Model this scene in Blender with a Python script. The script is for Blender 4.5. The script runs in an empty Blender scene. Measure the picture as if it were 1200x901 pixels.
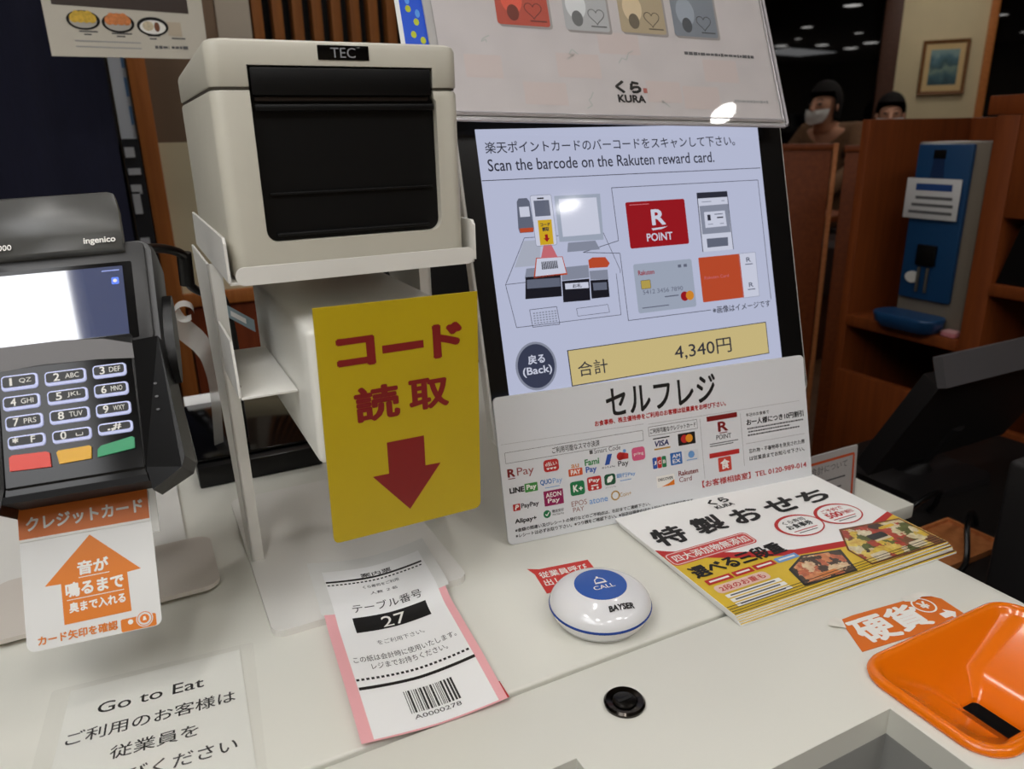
import bpy, bmesh, math, random
from mathutils import Vector, Matrix
random.seed(7)
SC = bpy.context.scene
COL = SC.collection
G = 0.95                       # height of the counter top above the floor (m)

# ------------------------------------------------------------------ camera, world, lamps, exposure
cam_data = bpy.data.cameras.new('camera'); cam = bpy.data.objects.new('camera', cam_data); COL.objects.link(cam)
cam_data.sensor_width = 36.0; cam_data.lens = 26.28
CR = ((0.89193135, 0.16151189, -0.42234155), (-0.45164985, 0.27339926, -0.84927337), (-0.02169989, 0.94824404, 0.31680019))
cam.matrix_world = Matrix.Translation((0, 0, 0.36 + G)) @ Matrix(CR).to_4x4()
cam_data.clip_start = 0.02; cam_data.clip_end = 60
cam_data.dof.use_dof = True; cam_data.dof.focus_distance = 0.60; cam_data.dof.aperture_fstop = 9.0
SC.camera = cam
world = bpy.data.worlds.new('night'); SC.world = world; world.use_nodes = True
world.node_tree.nodes['Background'].inputs[0].default_value = (0.02, 0.024, 0.035, 1)
world.node_tree.nodes['Background'].inputs[1].default_value = 1.0
SC.view_settings.view_transform = 'Standard'; SC.view_settings.look = 'None'
SC.view_settings.gamma = 1.0; SC.view_settings.use_curve_mapping = False
SC.view_settings.exposure = 0.06
PANEL_POWER = 5.5
SPOT_POWER = 30.0
SCREEN_POWER = 0.68

# ------------------------------------------------------------------ helpers
def s2l(c):
    out = []
    for x in c:
        x /= 255.0
        out.append(x / 12.92 if x <= 0.04045 else ((x + 0.055) / 1.055) ** 2.4)
    return tuple(out) + (1.0,)

MATS = {}
def mat(name, rgb, rough=0.5, metal=0.0, emit=0.0, noise=0.0, nscale=30.0, bump=0.0, coat=0.0, spec=0.5, grain=None, alpha=None):
    if name in MATS: return MATS[name]
    m = bpy.data.materials.new(name); m.use_nodes = True; nt = m.node_tree; b = nt.nodes['Principled BSDF']
    c = s2l(rgb)
    b.inputs['Base Color'].default_value = c
    b.inputs['Roughness'].default_value = rough; b.inputs['Metallic'].default_value = metal
    b.inputs['Specular IOR Level'].default_value = spec
    if coat: b.inputs['Coat Weight'].default_value = coat; b.inputs['Coat Roughness'].default_value = 0.06
    if emit:
        b.inputs['Emission Color'].default_value = c; b.inputs['Emission Strength'].default_value = emit
    if noise or bump or grain:
        tc = nt.nodes.new('ShaderNodeTexCoord'); mp = nt.nodes.new('ShaderNodeMapping'); nt.links.new(tc.outputs['Object'], mp.inputs[0])
        if grain: mp.inputs['Scale'].default_value = grain
        n = nt.nodes.new('ShaderNodeTexNoise'); n.inputs['Scale'].default_value = nscale; n.inputs['Detail'].default_value = 5
        nt.links.new(mp.outputs[0], n.inputs['Vector'])
        if noise:
            r = nt.nodes.new('ShaderNodeValToRGB')
            r.color_ramp.elements[0].position = 0.3; r.color_ramp.elements[1].position = 0.7
            r.color_ramp.elements[0].color = tuple(x * (1 - noise) for x in c[:3]) + (1,)
            r.color_ramp.elements[1].color = tuple(min(1, x * (1 + noise)) for x in c[:3]) + (1,)
            nt.links.new(n.outputs[0], r.inputs[0]); nt.links.new(r.outputs[0], b.inputs['Base Color'])
        if bump:
            bp = nt.nodes.new('ShaderNodeBump'); bp.inputs['Strength'].default_value = bump; bp.inputs['Distance'].default_value = 0.001
            nt.links.new(n.outputs[0], bp.inputs['Height']); nt.links.new(bp.outputs[0], b.inputs['Normal'])
    MATS[name] = m
    return m

def clear_mat(name, tint=(1, 1, 1), gloss=0.02, base=0.04, haze=0.0, hazecol=(230, 230, 225)):
    """thin clear plastic: see-through with a fresnel sheen"""
    if name in MATS: return MATS[name]
    m = bpy.data.materials.new(name); m.use_nodes = True; nt = m.node_tree
    for n in list(nt.nodes): nt.nodes.remove(n)
    out = nt.nodes.new('ShaderNodeOutputMaterial'); tr = nt.nodes.new('ShaderNodeBsdfTransparent'); gl = nt.nodes.new('ShaderNodeBsdfGlossy')
    tr.inputs[0].default_value = tuple(tint) + (1,); gl.inputs['Roughness'].default_value = gloss
    lw = nt.nodes.new('ShaderNodeLayerWeight'); lw.inputs[0].default_value = 0.5
    pw5 = nt.nodes.new('ShaderNodeMath'); pw5.operation = 'POWER'; pw5.inputs[1].default_value = 5.0
    fr = nt.nodes.new('ShaderNodeMath'); fr.operation = 'MULTIPLY_ADD'; fr.inputs[1].default_value = 0.9; fr.inputs[2].default_value = base
    nt.links.new(lw.outputs['Facing'], pw5.inputs[0]); nt.links.new(pw5.outputs[0], fr.inputs[0])
    mx = nt.nodes.new('ShaderNodeMixShader')
    nt.links.new(fr.outputs[0], mx.inputs[0]); nt.links.new(tr.outputs[0], mx.inputs[1]); nt.links.new(gl.outputs[0], mx.inputs[2])
    last = mx
    if haze:
        df = nt.nodes.new('ShaderNodeBsdfDiffuse'); df.inputs[0].default_value = s2l(hazecol)
        m2 = nt.nodes.new('ShaderNodeMixShader'); m2.inputs[0].default_value = haze
        nt.links.new(mx.outputs[0], m2.inputs[1]); nt.links.new(df.outputs[0], m2.inputs[2]); last = m2
    nt.links.new(last.outputs[0], out.inputs[0])
    MATS[name] = m
    return m

def wood(name, c1, c2, rough=0.55, scale=(60, 60, 4)):
    if name in MATS: return MATS[name]
    m = mat(name, c1, rough=rough, spec=0.3, noise=0.01, nscale=1.2, grain=scale, bump=0.02)
    for n in m.node_tree.nodes:
        if n.type == 'VALTORGB':
            n.color_ramp.elements[0].color = s2l(c1); n.color_ramp.elements[1].color = s2l(c2)
    return m

_text_cache = {}
def text_mesh(body, bold=0.0, italic=0.0):
    key = (body, bold, italic)
    if key not in _text_cache:
        cu = bpy.data.curves.new('glyphs', 'FONT'); cu.body = body; cu.size = 1.0; cu.offset = bold; cu.resolution_u = 3; cu.shear = italic
        ob = bpy.data.objects.new('glyphs', cu); COL.objects.link(ob)
        dg = bpy.context.evaluated_depsgraph_get()
        me = bpy.data.meshes.new_from_object(ob.evaluated_get(dg))
        vs = [(v.co.x, v.co.y) for v in me.vertices]; fs = [tuple(p.vertices) for p in me.polygons]
        bpy.data.objects.remove(ob); bpy.data.curves.remove(cu); bpy.data.meshes.remove(me)
        _text_cache[key] = (vs, fs)
    return _text_cache[key]

def frame(yaw, tilt, roll=0.0):
    y, t, r = math.radians(yaw), math.radians(tilt), math.radians(roll)
    u = Vector((math.cos(y), math.sin(y), 0)); b = Vector((-math.sin(y), math.cos(y), 0))
    v = math.cos(t) * Vector((0, 0, 1)) + math.sin(t) * b
    return u * math.cos(r) + v * math.sin(r), -u * math.sin(r) + v * math.cos(r)

def fmatrix(org, yaw, tilt, roll=0.0):
    u, v = frame(yaw, tilt, roll); n = u.cross(v)
    m = Matrix((u, v, n)).transposed().to_4x4()
    m.translation = Vector(org) + Vector((0, 0, G))
    return m

def rrect(u0, v0, u1, v1, r, n=5, corners=(1, 1, 1, 1)):
    pts = []
    for (cx, cy, a0), on in zip(((u0 + r, v0 + r, 180), (u1 - r, v0 + r, 270), (u1 - r, v1 - r, 0), (u0 + r, v1 - r, 90)), corners):
        if on and r > 0:
            for i in range(n + 1):
                a = math.radians(a0 + 90 * i / n); pts.append((cx + r * math.cos(a), cy + r * math.sin(a)))
        else:
            pts.append((u0 if cx == u0 + r else u1, v0 if cy == v0 + r else v1))
    return pts
def ell(cu, cv, ru, rv=None, n=40):
    rv = rv or ru
    return [(cu + ru * math.cos(2 * math.pi * i / n), cv + rv * math.sin(2 * math.pi * i / n)) for i in range(n)]

def bars(b, u0, u1, v, h, w, m, seed=1):     # a line of print too small to read
    r = random.Random(seed); u = u0
    while u < u1:
        l = r.uniform(.6, 1.6) * h; b.line((u, v), (min(u + l, u1), v), h * r.uniform(.6, 1), w, m); u += l + .22 * h

class MB:
    def __init__(self, scale=1.0, warp=None):
        self.s = scale; self.v = []; self.f = []; self.m = []; self.sm = []; self.mats = []; self.warp = warp
    def mi(self, m):
        if m not in self.mats: self.mats.append(m)
        return self.mats.index(m)
    def add(self, vs, fs, m, smooth=False):
        o = len(self.v); k = self.mi(m)
        self.v += [tuple(v) for v in vs]; self.f += [tuple(o + i for i in f) for f in fs]
        self.m += [k] * len(fs); self.sm += [smooth] * len(fs); return self
    def flat(self, pts, w, m):
        return self.add([(p[0], p[1], w) for p in pts], [tuple(range(len(pts)))], m)
    def prism(self, pts, w0, w1, m, smooth=False):
        n = len(pts)
        a = sum(pts[i][0] * pts[(i + 1) % n][1] - pts[(i + 1) % n][0] * pts[i][1] for i in range(n))
        if a < 0: pts = pts[::-1]
        vs = [(p[0], p[1], w0) for p in pts] + [(p[0], p[1], w1) for p in pts]
        fs = [tuple(range(n - 1, -1, -1)), tuple(range(n, 2 * n))] + [(i, (i + 1) % n, n + (i + 1) % n, n + i) for i in range(n)]
        return self.add(vs, fs, m, smooth)
    def ring(self, outer, inner, w, m):
        n = len(outer)
        return self.add([(p[0], p[1], w) for p in outer] + [(p[0], p[1], w) for p in inner], [(i, (i + 1) % n, n + (i + 1) % n, n + i) for i in range(n)], m)
    def loops(self, loops, m, cap0=True, cap1=True, smooth=True):
        n = len(loops[0]); vs = [p for l in loops for p in l]; fs = []
        for k in range(len(loops) - 1):
            for i in range(n):
                fs.append((k * n + i, k * n + (i + 1) % n, (k + 1) * n + (i + 1) % n, (k + 1) * n + i))
        if cap0: fs.append(tuple(range(n - 1, -1, -1)))
        if cap1: fs.append(tuple((len(loops) - 1) * n + i for i in range(n)))
        return self.add(vs, fs, m, smooth)
    def lathe(self, prof, c, m, n=48, smooth=True, ax='z'):
        L = []
        for r, h in prof:
            L.append([(c[0] + r * math.cos(2 * math.pi * i / n), c[1] + r * math.sin(2 * math.pi * i / n), c[2] + h) for i in range(n)])
        return self.loops(L, m, smooth=smooth)
    def tube(self, path, r, m, n=10, caps=True):
        P = [Vector(p) for p in path]; L = []
        for i, p in enumerate(P):
            t = (P[min(i + 1, len(P) - 1)] - P[max(i - 1, 0)]).normalized()
            a = t.cross(Vector((0, 0, 1)));
            if a.length < 0.05: a = t.cross(Vector((1, 0, 0)))
            a.normalize(); b = t.cross(a)
            rr = r[i] if isinstance(r, (list, tuple)) else r
            L.append([tuple(p + rr * (math.cos(2 * math.pi * k / n) * a + math.sin(2 * math.pi * k / n) * b)) for k in range(n)])
        return self.loops(L, m, caps, caps)
    def box(self, lo, hi, m, bevel=0.0, seg=2):
        bm = bmesh.new(); bmesh.ops.create_cube(bm, size=1.0)
        for v in bm.verts:
            v.co = Vector([lo[i] + (v.co[i] + 0.5) * (hi[i] - lo[i]) for i in range(3)])
        if bevel: bmesh.ops.bevel(bm, geom=bm.edges[:], offset=bevel, segments=seg, profile=0.5, affect='EDGES')
        bm.verts.index_update()
        self.add([v.co[:] for v in bm.verts], [tuple(v.index for v in f.verts) for f in bm.faces], m, smooth=bool(bevel))
        bm.free(); return self
    def ball(self, c, r, m, seg=20, rings=12):
        rx, ry, rz = r if isinstance(r, (tuple, list)) else (r, r, r)
        L = []
        for j in range(1, rings):
            a = math.pi * j / rings
            L.append([(c[0] + rx * math.sin(a) * math.cos(2 * math.pi * i / seg), c[1] + ry * math.sin(a) * math.sin(2 * math.pi * i / seg), c[2] - rz * math.cos(a)) for i in range(seg)])
        return self.loops(L, m)
    def text(self, body, u0, v0, u1, v1, w, m, bold=0.0, italic=0.0):
        vs, fs = text_mesh(body, 0.0, italic)
        if not vs: return self
        if bold:      # heavier weight: the same glyphs laid over each other a hair apart
            n = len(vs); k = 4 if bold < 0.025 else 8; V = []; F = []
            for i in range(k):
                a = 2 * math.pi * (i + .5) / k; V += [(x + bold * math.cos(a), y + bold * math.sin(a), i) for x, y in vs]; F += [tuple(q + i * n for q in f) for f in fs]
            vs, fs = V, F
        x0 = min(p[0] for p in vs); x1 = max(p[0] for p in vs); y0 = min(p[1] for p in vs); y1 = max(p[1] for p in vs)
        sx = (u1 - u0) / max(x1 - x0, 1e-6); sy = (v1 - v0) / max(y1 - y0, 1e-6)
        dw = 0.000012 / self.s
        return self.add([(u0 + (p[0] - x0) * sx, v0 + (p[1] - y0) * sy, w + (dw * p[2] if bold else 0)) for p in vs], fs, m)
    def line(self, p, q, t, w, m):
        d = Vector((q[0] - p[0], q[1] - p[1])); d.normalize(); a = Vector((-d.y, d.x)) * t / 2
        return self.flat([(p[0] + a.x, p[1] + a.y), (p[0] - a.x, p[1] - a.y), (q[0] - a.x, q[1] - a.y), (q[0] + a.x, q[1] + a.y)], w, m)
    def path(self, pts, t, w, m, close=False):
        for i in range(len(pts) - (0 if close else 1)): self.line(pts[i], pts[(i + 1) % len(pts)], t, w, m)
        return self
    def build(self, name, parent=None, org=(0, 0, 0), matrix=None):
        me = bpy.data.meshes.new(name); W = self.warp or (lambda x, y, z: (x, y, z))
        me.from_pydata([tuple((c - o) for c, o in zip([q * self.s for q in W(*v)], org)) for v in self.v], [], self.f)
        for m in self.mats: me.materials.append(m)
        for p, k, s in zip(me.polygons, self.m, self.sm): p.material_index = k; p.use_smooth = s
        me.update()
        if any(self.sm): me.set_sharp_from_angle(angle=math.radians(40))
        o = bpy.data.objects.new(name, me); COL.objects.link(o)
        if parent: o.parent = parent
        elif matrix: o.matrix_world = matrix
        else: o.location = Vector(org) + Vector((0, 0, G))
        return o

def thing(name, label, cat, loc=(0, 0, 0), group=None, matrix=None):
    o = bpy.data.objects.new(name, None); COL.objects.link(o); o.empty_display_size = 0.02
    if matrix is not None: o.matrix_world = matrix
    else: o.location = Vector(loc) + Vector((0, 0, G))
    return tag(o, label, cat, group)
def tag(o, label, cat, group=None):
    o['label'] = label; o['category'] = cat
    if group: o['group'] = group
    return o
def structure(o): o['kind'] = 'structure'; return o
def copy_tree(o, parent=None):
    c = o.copy(); COL.objects.link(c)
    if parent: c.parent = parent
    for ch in o.children: copy_tree(ch, c)
    return c
def skin(name, joints, edges, m, parent=None, org=(0, 0, 0), levels=2, root=0):
    """one continuous limb / body surface grown round a skeleton"""
    me = bpy.data.meshes.new(name); me.from_pydata([tuple(Vector(j[0]) - Vector(org)) for j in joints], edges, [])
    o = bpy.data.objects.new(name, me); COL.objects.link(o)
    md = o.modifiers.new('skin', 'SKIN'); md.use_smooth_shade = True
    for i, j in enumerate(joints):
        r = j[1] if isinstance(j[1], tuple) else (j[1], j[1]); me.skin_vertices[0].data[i].radius = r; me.skin_vertices[0].data[i].use_root = (i == root)
    sb = o.modifiers.new('sub', 'SUBSURF'); sb.levels = levels; sb.render_levels = levels
    dg = bpy.context.evaluated_depsgraph_get(); dg.update()
    nm = bpy.data.meshes.new_from_object(o.evaluated_get(dg)); o.modifiers.clear(); o.data = nm; bpy.data.meshes.remove(me); nm.name = name
    nm.materials.clear(); nm.materials.append(m)
    for p in nm.polygons: p.use_smooth = True
    if parent: o.parent = parent
    else: o.location = Vector(org) + Vector((0, 0, G))
    return o
def outward(o):
    bm = bmesh.new(); bm.from_mesh(o.data); bmesh.ops.recalc_face_normals(bm, faces=bm.faces[:]); bm.to_mesh(o.data); bm.free()
def cut(target, cutter):
    outward(target); outward(cutter)
    md = target.modifiers.new('cut', 'BOOLEAN'); md.object = cutter; md.operation = 'DIFFERENCE'; md.solver = 'EXACT'
    dg = bpy.context.evaluated_depsgraph_get(); dg.update()
    nm = bpy.data.meshes.new_from_object(target.evaluated_get(dg)); target.modifiers.clear(); old = target.data; target.data = nm; bpy.data.meshes.remove(old)
    bpy.data.objects.remove(cutter); nm.set_sharp_from_angle(angle=math.radians(40))

# ------------------------------------------------------------------ materials
WHITE_COUNTER = mat('white_laminate', (226, 225, 215), rough=0.32, noise=0.015, nscale=8)
WHITE_METAL = mat('white_painted_steel', (234, 232, 226), rough=0.38, noise=0.012, nscale=12)
PRINTER_WHITE = mat('printer_plastic', (202, 198, 184), rough=0.45, noise=0.01, nscale=60)
BOX_WHITE = mat('scanner_plastic', (232, 231, 224), rough=0.3, noise=0.01, nscale=20)
GREY_POCKET = mat('grey_pocket', (150, 150, 146), rough=0.5)
BLACK = mat('black_plastic', (11, 11, 12), rough=0.32, spec=0.35)
BLACK_MATT = mat('black_matt', (14, 13, 13), rough=0.7)
BLACK_GLOSS = mat('black_gloss', (7, 7, 8), rough=0.10, spec=0.3)
BLACK_METAL = mat('black_chrome', (60, 56, 52), rough=0.15, metal=1.0)
DARK_GREY = mat('dark_grey_plastic', (58, 58, 59), rough=0.42, noise=0.04, nscale=150)
LID_GREY = mat('lid_grey', (84, 84, 82), rough=0.35, noise=0.12, nscale=25)
PAPER = mat('paper', (242, 242, 241), rough=0.7)
PAPER_GLOSS = mat('gloss_paper', (228, 226, 224), rough=0.3)
INK = mat('ink_black', (18, 17, 17), rough=0.55)
INK_SOFT = mat('ink_grey', (92, 92, 94), rough=0.6)
RULE = mat('ink_light_grey', (165, 165, 166), rough=0.6)
RED = mat('ink_red', (190, 40, 38), rough=0.5)
DRED = mat('ink_dark_red', (128, 16, 14), rough=0.5)
ORANGE = mat('ink_orange', (226, 120, 20), rough=0.45)
ORANGE2 = mat('ink_deep_orange', (222, 92, 44), rough=0.5)
YELLOW = mat('sign_yellow', (188, 162, 6), rough=0.45, noise=0.03, nscale=14)
BLUE = mat('ink_blue', (44, 84, 170), rough=0.5)
LBLUE = mat('ink_light_blue', (110, 160, 215), rough=0.5)
GREEN = mat('ink_green', (20, 120, 70), rough=0.5)
LGREEN = mat('ink_line_green', (70, 150, 70), rough=0.5)
MAGENTA = mat('ink_magenta', (150, 24, 86), rough=0.5)
PINK = mat('ink_pink', (214, 90, 130), rough=0.5)
GOLD = mat('ink_gold', (190, 150, 80), rough=0.5)
INKW = mat('ink_white', (240, 238, 232), rough=0.5)
PALEPINK = mat('ink_pale_pink', (216, 203, 200), rough=0.4)
STRIP_PINK = mat('paper_pink', (240, 176, 180), rough=0.7)
COIN_ORANGE = mat('coin_tray_orange', (238, 118, 8), rough=0.2, coat=0.3)
NAVY = mat('navy_cloth', (15, 17, 40), rough=0.95, noise=0.15, nscale=300, grain=(1, 1, 0.1))
CREAM = mat('cream_wall', (206, 188, 150), rough=0.85, noise=0.03, nscale=6)
CREAM_DARK = mat('taupe_panel', (122, 100, 80), rough=0.85, noise=0.03, nscale=6)
BEIGE = mat('beige_panel', (218, 206, 172), rough=0.8, noise=0.03, nscale=5)
WOOD_POST = wood('wood_post', (168, 98, 44), (190, 116, 56))
WOOD_RED = wood('wood_red_brown', (116, 52, 24), (134, 62, 30))
WOOD_CAB = wood('wood_cabinet', (112, 53, 18), (128, 63, 23))
WOOD_LIGHT = wood('wood_edge', (176, 106, 58), (196, 126, 76))
WOOD_DARK = wood('wood_dark', (64, 36, 22), (80, 46, 28))
SLAT_WOOD = wood('wood_slat', (130, 78, 36), (150, 92, 44))
GLASS_DARK = mat('night_glass', (7, 7, 8), rough=0.02, spec=0.2)
STEEL = mat('steel', (150, 146, 138), rough=0.3, metal=0.9)
CLEAR = clear_mat('clear_acrylic')
CLEAR_FILM = clear_mat('clear_film', gloss=0.16, haze=0.02)
TAPE = clear_mat('translucent_tape', gloss=0.2, haze=0.55)
SKIN = mat('skin', (206, 150, 120), rough=0.55)
HAIR = mat('hair', (20, 15, 13), rough=0.85, spec=0.2, noise=0.2, nscale=60, grain=(1, 1, 0.1))

# ------------------------------------------------------------------ room shell
FLOOR_M = wood('floor_wood', (92, 62, 40), (110, 76, 50), rough=0.5, scale=(3, 30, 3))
CEIL_M = mat('ceiling_plaster', (224, 220, 210), rough=0.9, noise=0.02, nscale=4)
WALL_M = mat('room_wall', (196, 182, 156), rough=0.9, noise=0.03, nscale=3)
CEIL = 1.55
b = MB(); b.box((-3, -3, -G - 0.1), (8, 7, -G), FLOOR_M); structure(b.build('floor'))
b = MB(); b.box((-3, -3, CEIL), (8, 7, CEIL + 0.1), CEIL_M); structure(b.build('ceiling'))
b = MB(); b.box((-3.1, -3, -G), (-3, 7, CEIL), WALL_M); structure(b.build('wall_left'))
b = MB(); b.box((8, -3, -G), (8.1, 7, CEIL), WALL_M); structure(b.build('wall_right'))
b = MB(); b.box((-3, -3.1, -G), (8, -3, CEIL), WALL_M); structure(b.build('wall_front'))
b = MB(); b.box((-3, 7, -G), (8, 7.1, CEIL), WALL_M); structure(b.build('wall_back'))

# window wall far right, standing at an angle to the counter; local u along the wall, v up, w toward the counter
FW = fmatrix((0.741 * 6.4, 0.671 * 6.4, 0), -47.84, 0)
def fw(name, u0, v0, u1, v1, w0, w1, m, bev=0.0):
    o = MB().box((u0, v0, w0), (u1, v1, w1), m, bev); return o.build(name, matrix=FW)
structure(fw('wall_far', 0.45, -G, 1.06, CEIL, -0.12, 0, CREAM))
structure(fw('window_1', -3.4, -G, 0.40, CEIL, -0.10, -0.06, GLASS_DARK))
structure(fw('window_2', 1.07, -G, 2.6, CEIL, -0.10, -0.06, GLASS_DARK))
structure(fw('trim_1', 0.385, -G, 0.50, CEIL, -0.12, 0.03, WOOD_DARK, 0.004))
structure(fw('trim_2', 1.035, -G, 1.085, CEIL, -0.12, 0.03, WOOD_POST, 0.004))
structure(fw('trim_3', -3.4, -G, 0.385, -0.55, -0.12, 0.02, WOOD_DARK, 0.004))
structure(fw('trim_4', 1.085, -G, 2.6, -0.30, -0.12, 0.02, WOOD_DARK, 0.004))

# wooden screen wall behind the counter on the left (y = 2.0)
Y0 = 2.0
def pw(name, x0, z0, x1, z1, m, dy=0.0, t=0.04, bev=0.0):
    o = MB().box((x0, Y0 - dy, z0), (x1, Y0 + t, z1), m, bev).build(name); return structure(o)
pw('wall_partition_upper', 0.088, 0.36, 0.325, CEIL, CREAM_DARK)
pw('wall_partition_middle', 0.088, -0.002, 0.44, 0.36, BEIGE)
pw('wall_partition_lower', 0.096, -G, 0.44, -0.03, WOOD_RED)
pw('wall_partition_side', 0.44, -G, 1.30, 0.36, BLACK_MATT)
pw('wall_partition_end', -3.0, -G, 0.012, CEIL, mat('dark_wall', (40, 38, 44), rough=0.9))
pw('trim_5', 0.052, -G, 0.090, CEIL, WOOD_POST, 0.02, 0.05, 0.003)
pw('trim_6', 0.090, -0.030, 0.44, 0.004, WOOD_POST, 0.015, 0.05, 0.003)
pw('wall_partition_column', 0.255, 0.36, 0.330, CEIL, mat('grey_column', (176, 164, 148), rough=0.8), 0.01)
pw('wall_partition_back', 0.32, 0.36, 1.30, CEIL, BLACK_MATT, -0.10, 0.14)

sl = thing('slat_screen', 'brown wooden slat screen behind the receipt printer', 'screen', (0.5, Y0, 0.36))
for i in range(20):
    x = 0.335 + i * 0.0468
    MB().box((x, Y0 - 0.01, 0.36), (x + 0.024, Y0 + 0.03, CEIL), SLAT_WOOD, 0.002).build('slat', sl, (0.5, Y0, 0.36))
MB().box((0.33, Y0 + 0.03, 0.40), (1.28, Y0 + 0.05, 0.43), WOOD_DARK).build('rail', sl, (0.5, Y0, 0.36))

nt = thing('notice_strip', 'narrow white notice strip beside the wooden post', 'notice', (0.034, Y0, 0.36))
b = MB().box((0.016, Y0 - 0.004, 0.37), (0.050, Y0, CEIL - 0.5), mat('strip_white', (222, 228, 238), rough=0.5)); b.build('sheet', nt, (0.034, Y0, 0.36))
b = MB()
for k in range(5): b.box((0.042, Y0 - 0.005, 0.40 + k * 0.06), (0.048, Y0 - 0.0042, 0.44 + k * 0.06), LBLUE)
b.build('print', nt, (0.034, Y0, 0.36))
nt = thing('wall_rack', 'small dark rack of white slips at the foot of the notice strip', 'rack', (0.034, Y0, 0.1))
b = MB().box((0.014, Y0 - 0.03, 0.08), (0.05, Y0, 0.37), mat('rack_dark', (26, 27, 34), rough=0.5)); b.build('body', nt, (0.034, Y0, 0.1))
for k, (z, h, w) in enumerate(((0.33, 0.022, 0.02), (0.292, 0.014, 0.026), (0.25, 0.02, 0.022), (0.205, 0.05, 0.016), (0.12, 0.03, 0.02))):
    MB().box((0.0175, Y0 - 0.036, z), (0.0175 + w, Y0 - 0.030, z + h), mat('slip_white', (205, 208, 214), rough=0.6)).build('slip', nt, (0.034, Y0, 0.1))

# ------------------------------------------------------------------ ceiling lamps
def emitter(name, rgb, s):
    m = mat(name, rgb, emit=s); return m
PANEL_GLOW = emitter('panel_glow', (252, 253, 255), PANEL_POWER)
SPOT_GLOW = emitter('spot_glow', (253, 250, 246), SPOT_POWER)
def panel_lamp(cx, cy, w, d, rot, label):
    e = thing('ceiling_light', label, 'ceiling light', (cx, cy, CEIL)); e.rotation_euler.z = math.radians(rot)
    b = MB(); o = rrect(-w / 2 - .03, -d / 2 - .03, w / 2 + .03, d / 2 + .03, 0.01); b.prism(o, -0.035, 0, WHITE_METAL); b.build('housing', e)
    b = MB(); b.prism(rrect(-w / 2, -d / 2, w / 2, d / 2, 0.005), -0.042, -0.036, PANEL_GLOW); b.build('diffuser', e)
    return e
panel_lamp(-0.945, -0.30, 0.66, 1.3, -17, 'wide ceiling light panel above the card terminal side')
def downlight(x, y, r):
    e = thing('downlight', 'small round unseen ceiling downlight', 'downlight', (x, y, CEIL), group='recessed downlights over the dining room')
    b = MB(); b.lathe([(r + 0.018, 0.0), (r + 0.018, -0.006), (r + 0.004, -0.009), (r, -0.004)], (0, 0, 0), WHITE_METAL, 28); b.build('rim', e)
    b = MB(); b.lathe([(r, -0.002), (r, -0.0045)], (0, 0, 0), SPOT_GLOW, 28); b.build('lens', e)
for x, y, r in ((0.42, 1.50, .10), (1.68, -0.46, .045), (1.63, -1.99, .06), (0.15, -0.75, .11), (0.351, 0.777, .05), (1.059, 0.386, .06), (-0.278, -1.75, .07), (0.75, -0.55, .11), (2.772, -0.041, .06), (-0.45, 0.40, .10),
                (-0.25, -0.20, .10), (1.40, 1.55, .07), (2.9, 2.3, .09), (4.05, 3.0, .09), (4.55, 2.15, .09), (3.3, 3.9, .09), (4.80, 3.36, .10), (-0.55, -1.05, .11), (1.25, -0.85, .10)):  # all unseen; several added to brighten counter, partitions, diners and cream wall
    downlight(x, y, r)

# ------------------------------------------------------------------ counter
ct = thing('checkout_counter', 'white checkout counter top carrying the card terminal and monitor', 'counter', (0, 0.7, -G))
o0 = (0, 0.7, -G)
b = MB().box((-1.3, 0.3755, -0.03), (0.602, 1.10, 0.0), WHITE_COUNTER, 0.0022, 3); b.build('top', ct, o0)
MB().box((-1.28, 0.385, -G), (0.59, 1.08, -0.03), mat('counter_body', (200, 196, 186), rough=0.5)).build('body', ct, o0)

ma = thing('change_machine', 'white cash machine unit with sunken cash slots along the counter front', 'cash machine', (0.1, 0.2, -G))
o1 = (0.1, 0.2, -G)
# top plate, with the two pockets and the coin funnel left open
X0, X1, YF, YB = -0.60, 0.584, -0.12, 0.3722
pk1 = (0.0, 0.19, 0.3060); pk2 = (0.215, 0.3915, 0.2448); tr = (0.4105, 0.5635, 0.1915, 0.2742)
top = MB().box((X0, YF, -0.020), (X1, YB, 0.0), WHITE_COUNTER, 0.0022, 3).build('top_plate', ma, o1)
for lo, hi in (((pk1[0], YF - .1, -.1), (pk1[1], pk1[2], .1)), ((pk2[0], YF - .1, -.1), (pk2[1], pk2[2], .1)), ((tr[0], tr[2], -.1), (tr[1], tr[3], .1))):
    c = MB().box(lo, hi, WHITE_COUNTER).build('cutter', ma, o1); bpy.context.view_layer.update(); cut(top, c)
for x0, x1, y1 in (pk1, pk2):
    b = MB(); g = GREY_POCKET
    b.box((x0 - 0.004, YF, -0.16), (x1 + 0.004, y1 + 0.004, -0.156), g)
    b.box((x0, y1, -0.16), (x1, y1 + 0.003, -0.0205), g); b.box((x0 - 0.003, YF, -0.16), (x0, y1 + 0.003, -0.0205), g); b.box((x1, YF, -0.16), (x1 + 0.003, y1 + 0.003, -0.0205), g)
    b.build('cash_pocket', ma, o1)
MB().box((X0 + 0.01, YF + 0.02, -G), (X1 - 0.006, YB - 0.01, -0.162), mat('counter_body', (200, 196, 186))).build('body', ma, o1)
b = MB().box((X0 + 0.01, 0.34, -0.162), (X1 - 0.006, YB - 0.01, -0.021), WHITE_COUNTER); b.build('rear_wall', ma, o1)
MB().box((0.568, YF + .02, -0.162), (X1 - 0.006, 0.339, -0.021), WHITE_COUNTER).build('side_wall', ma, o1)

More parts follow.
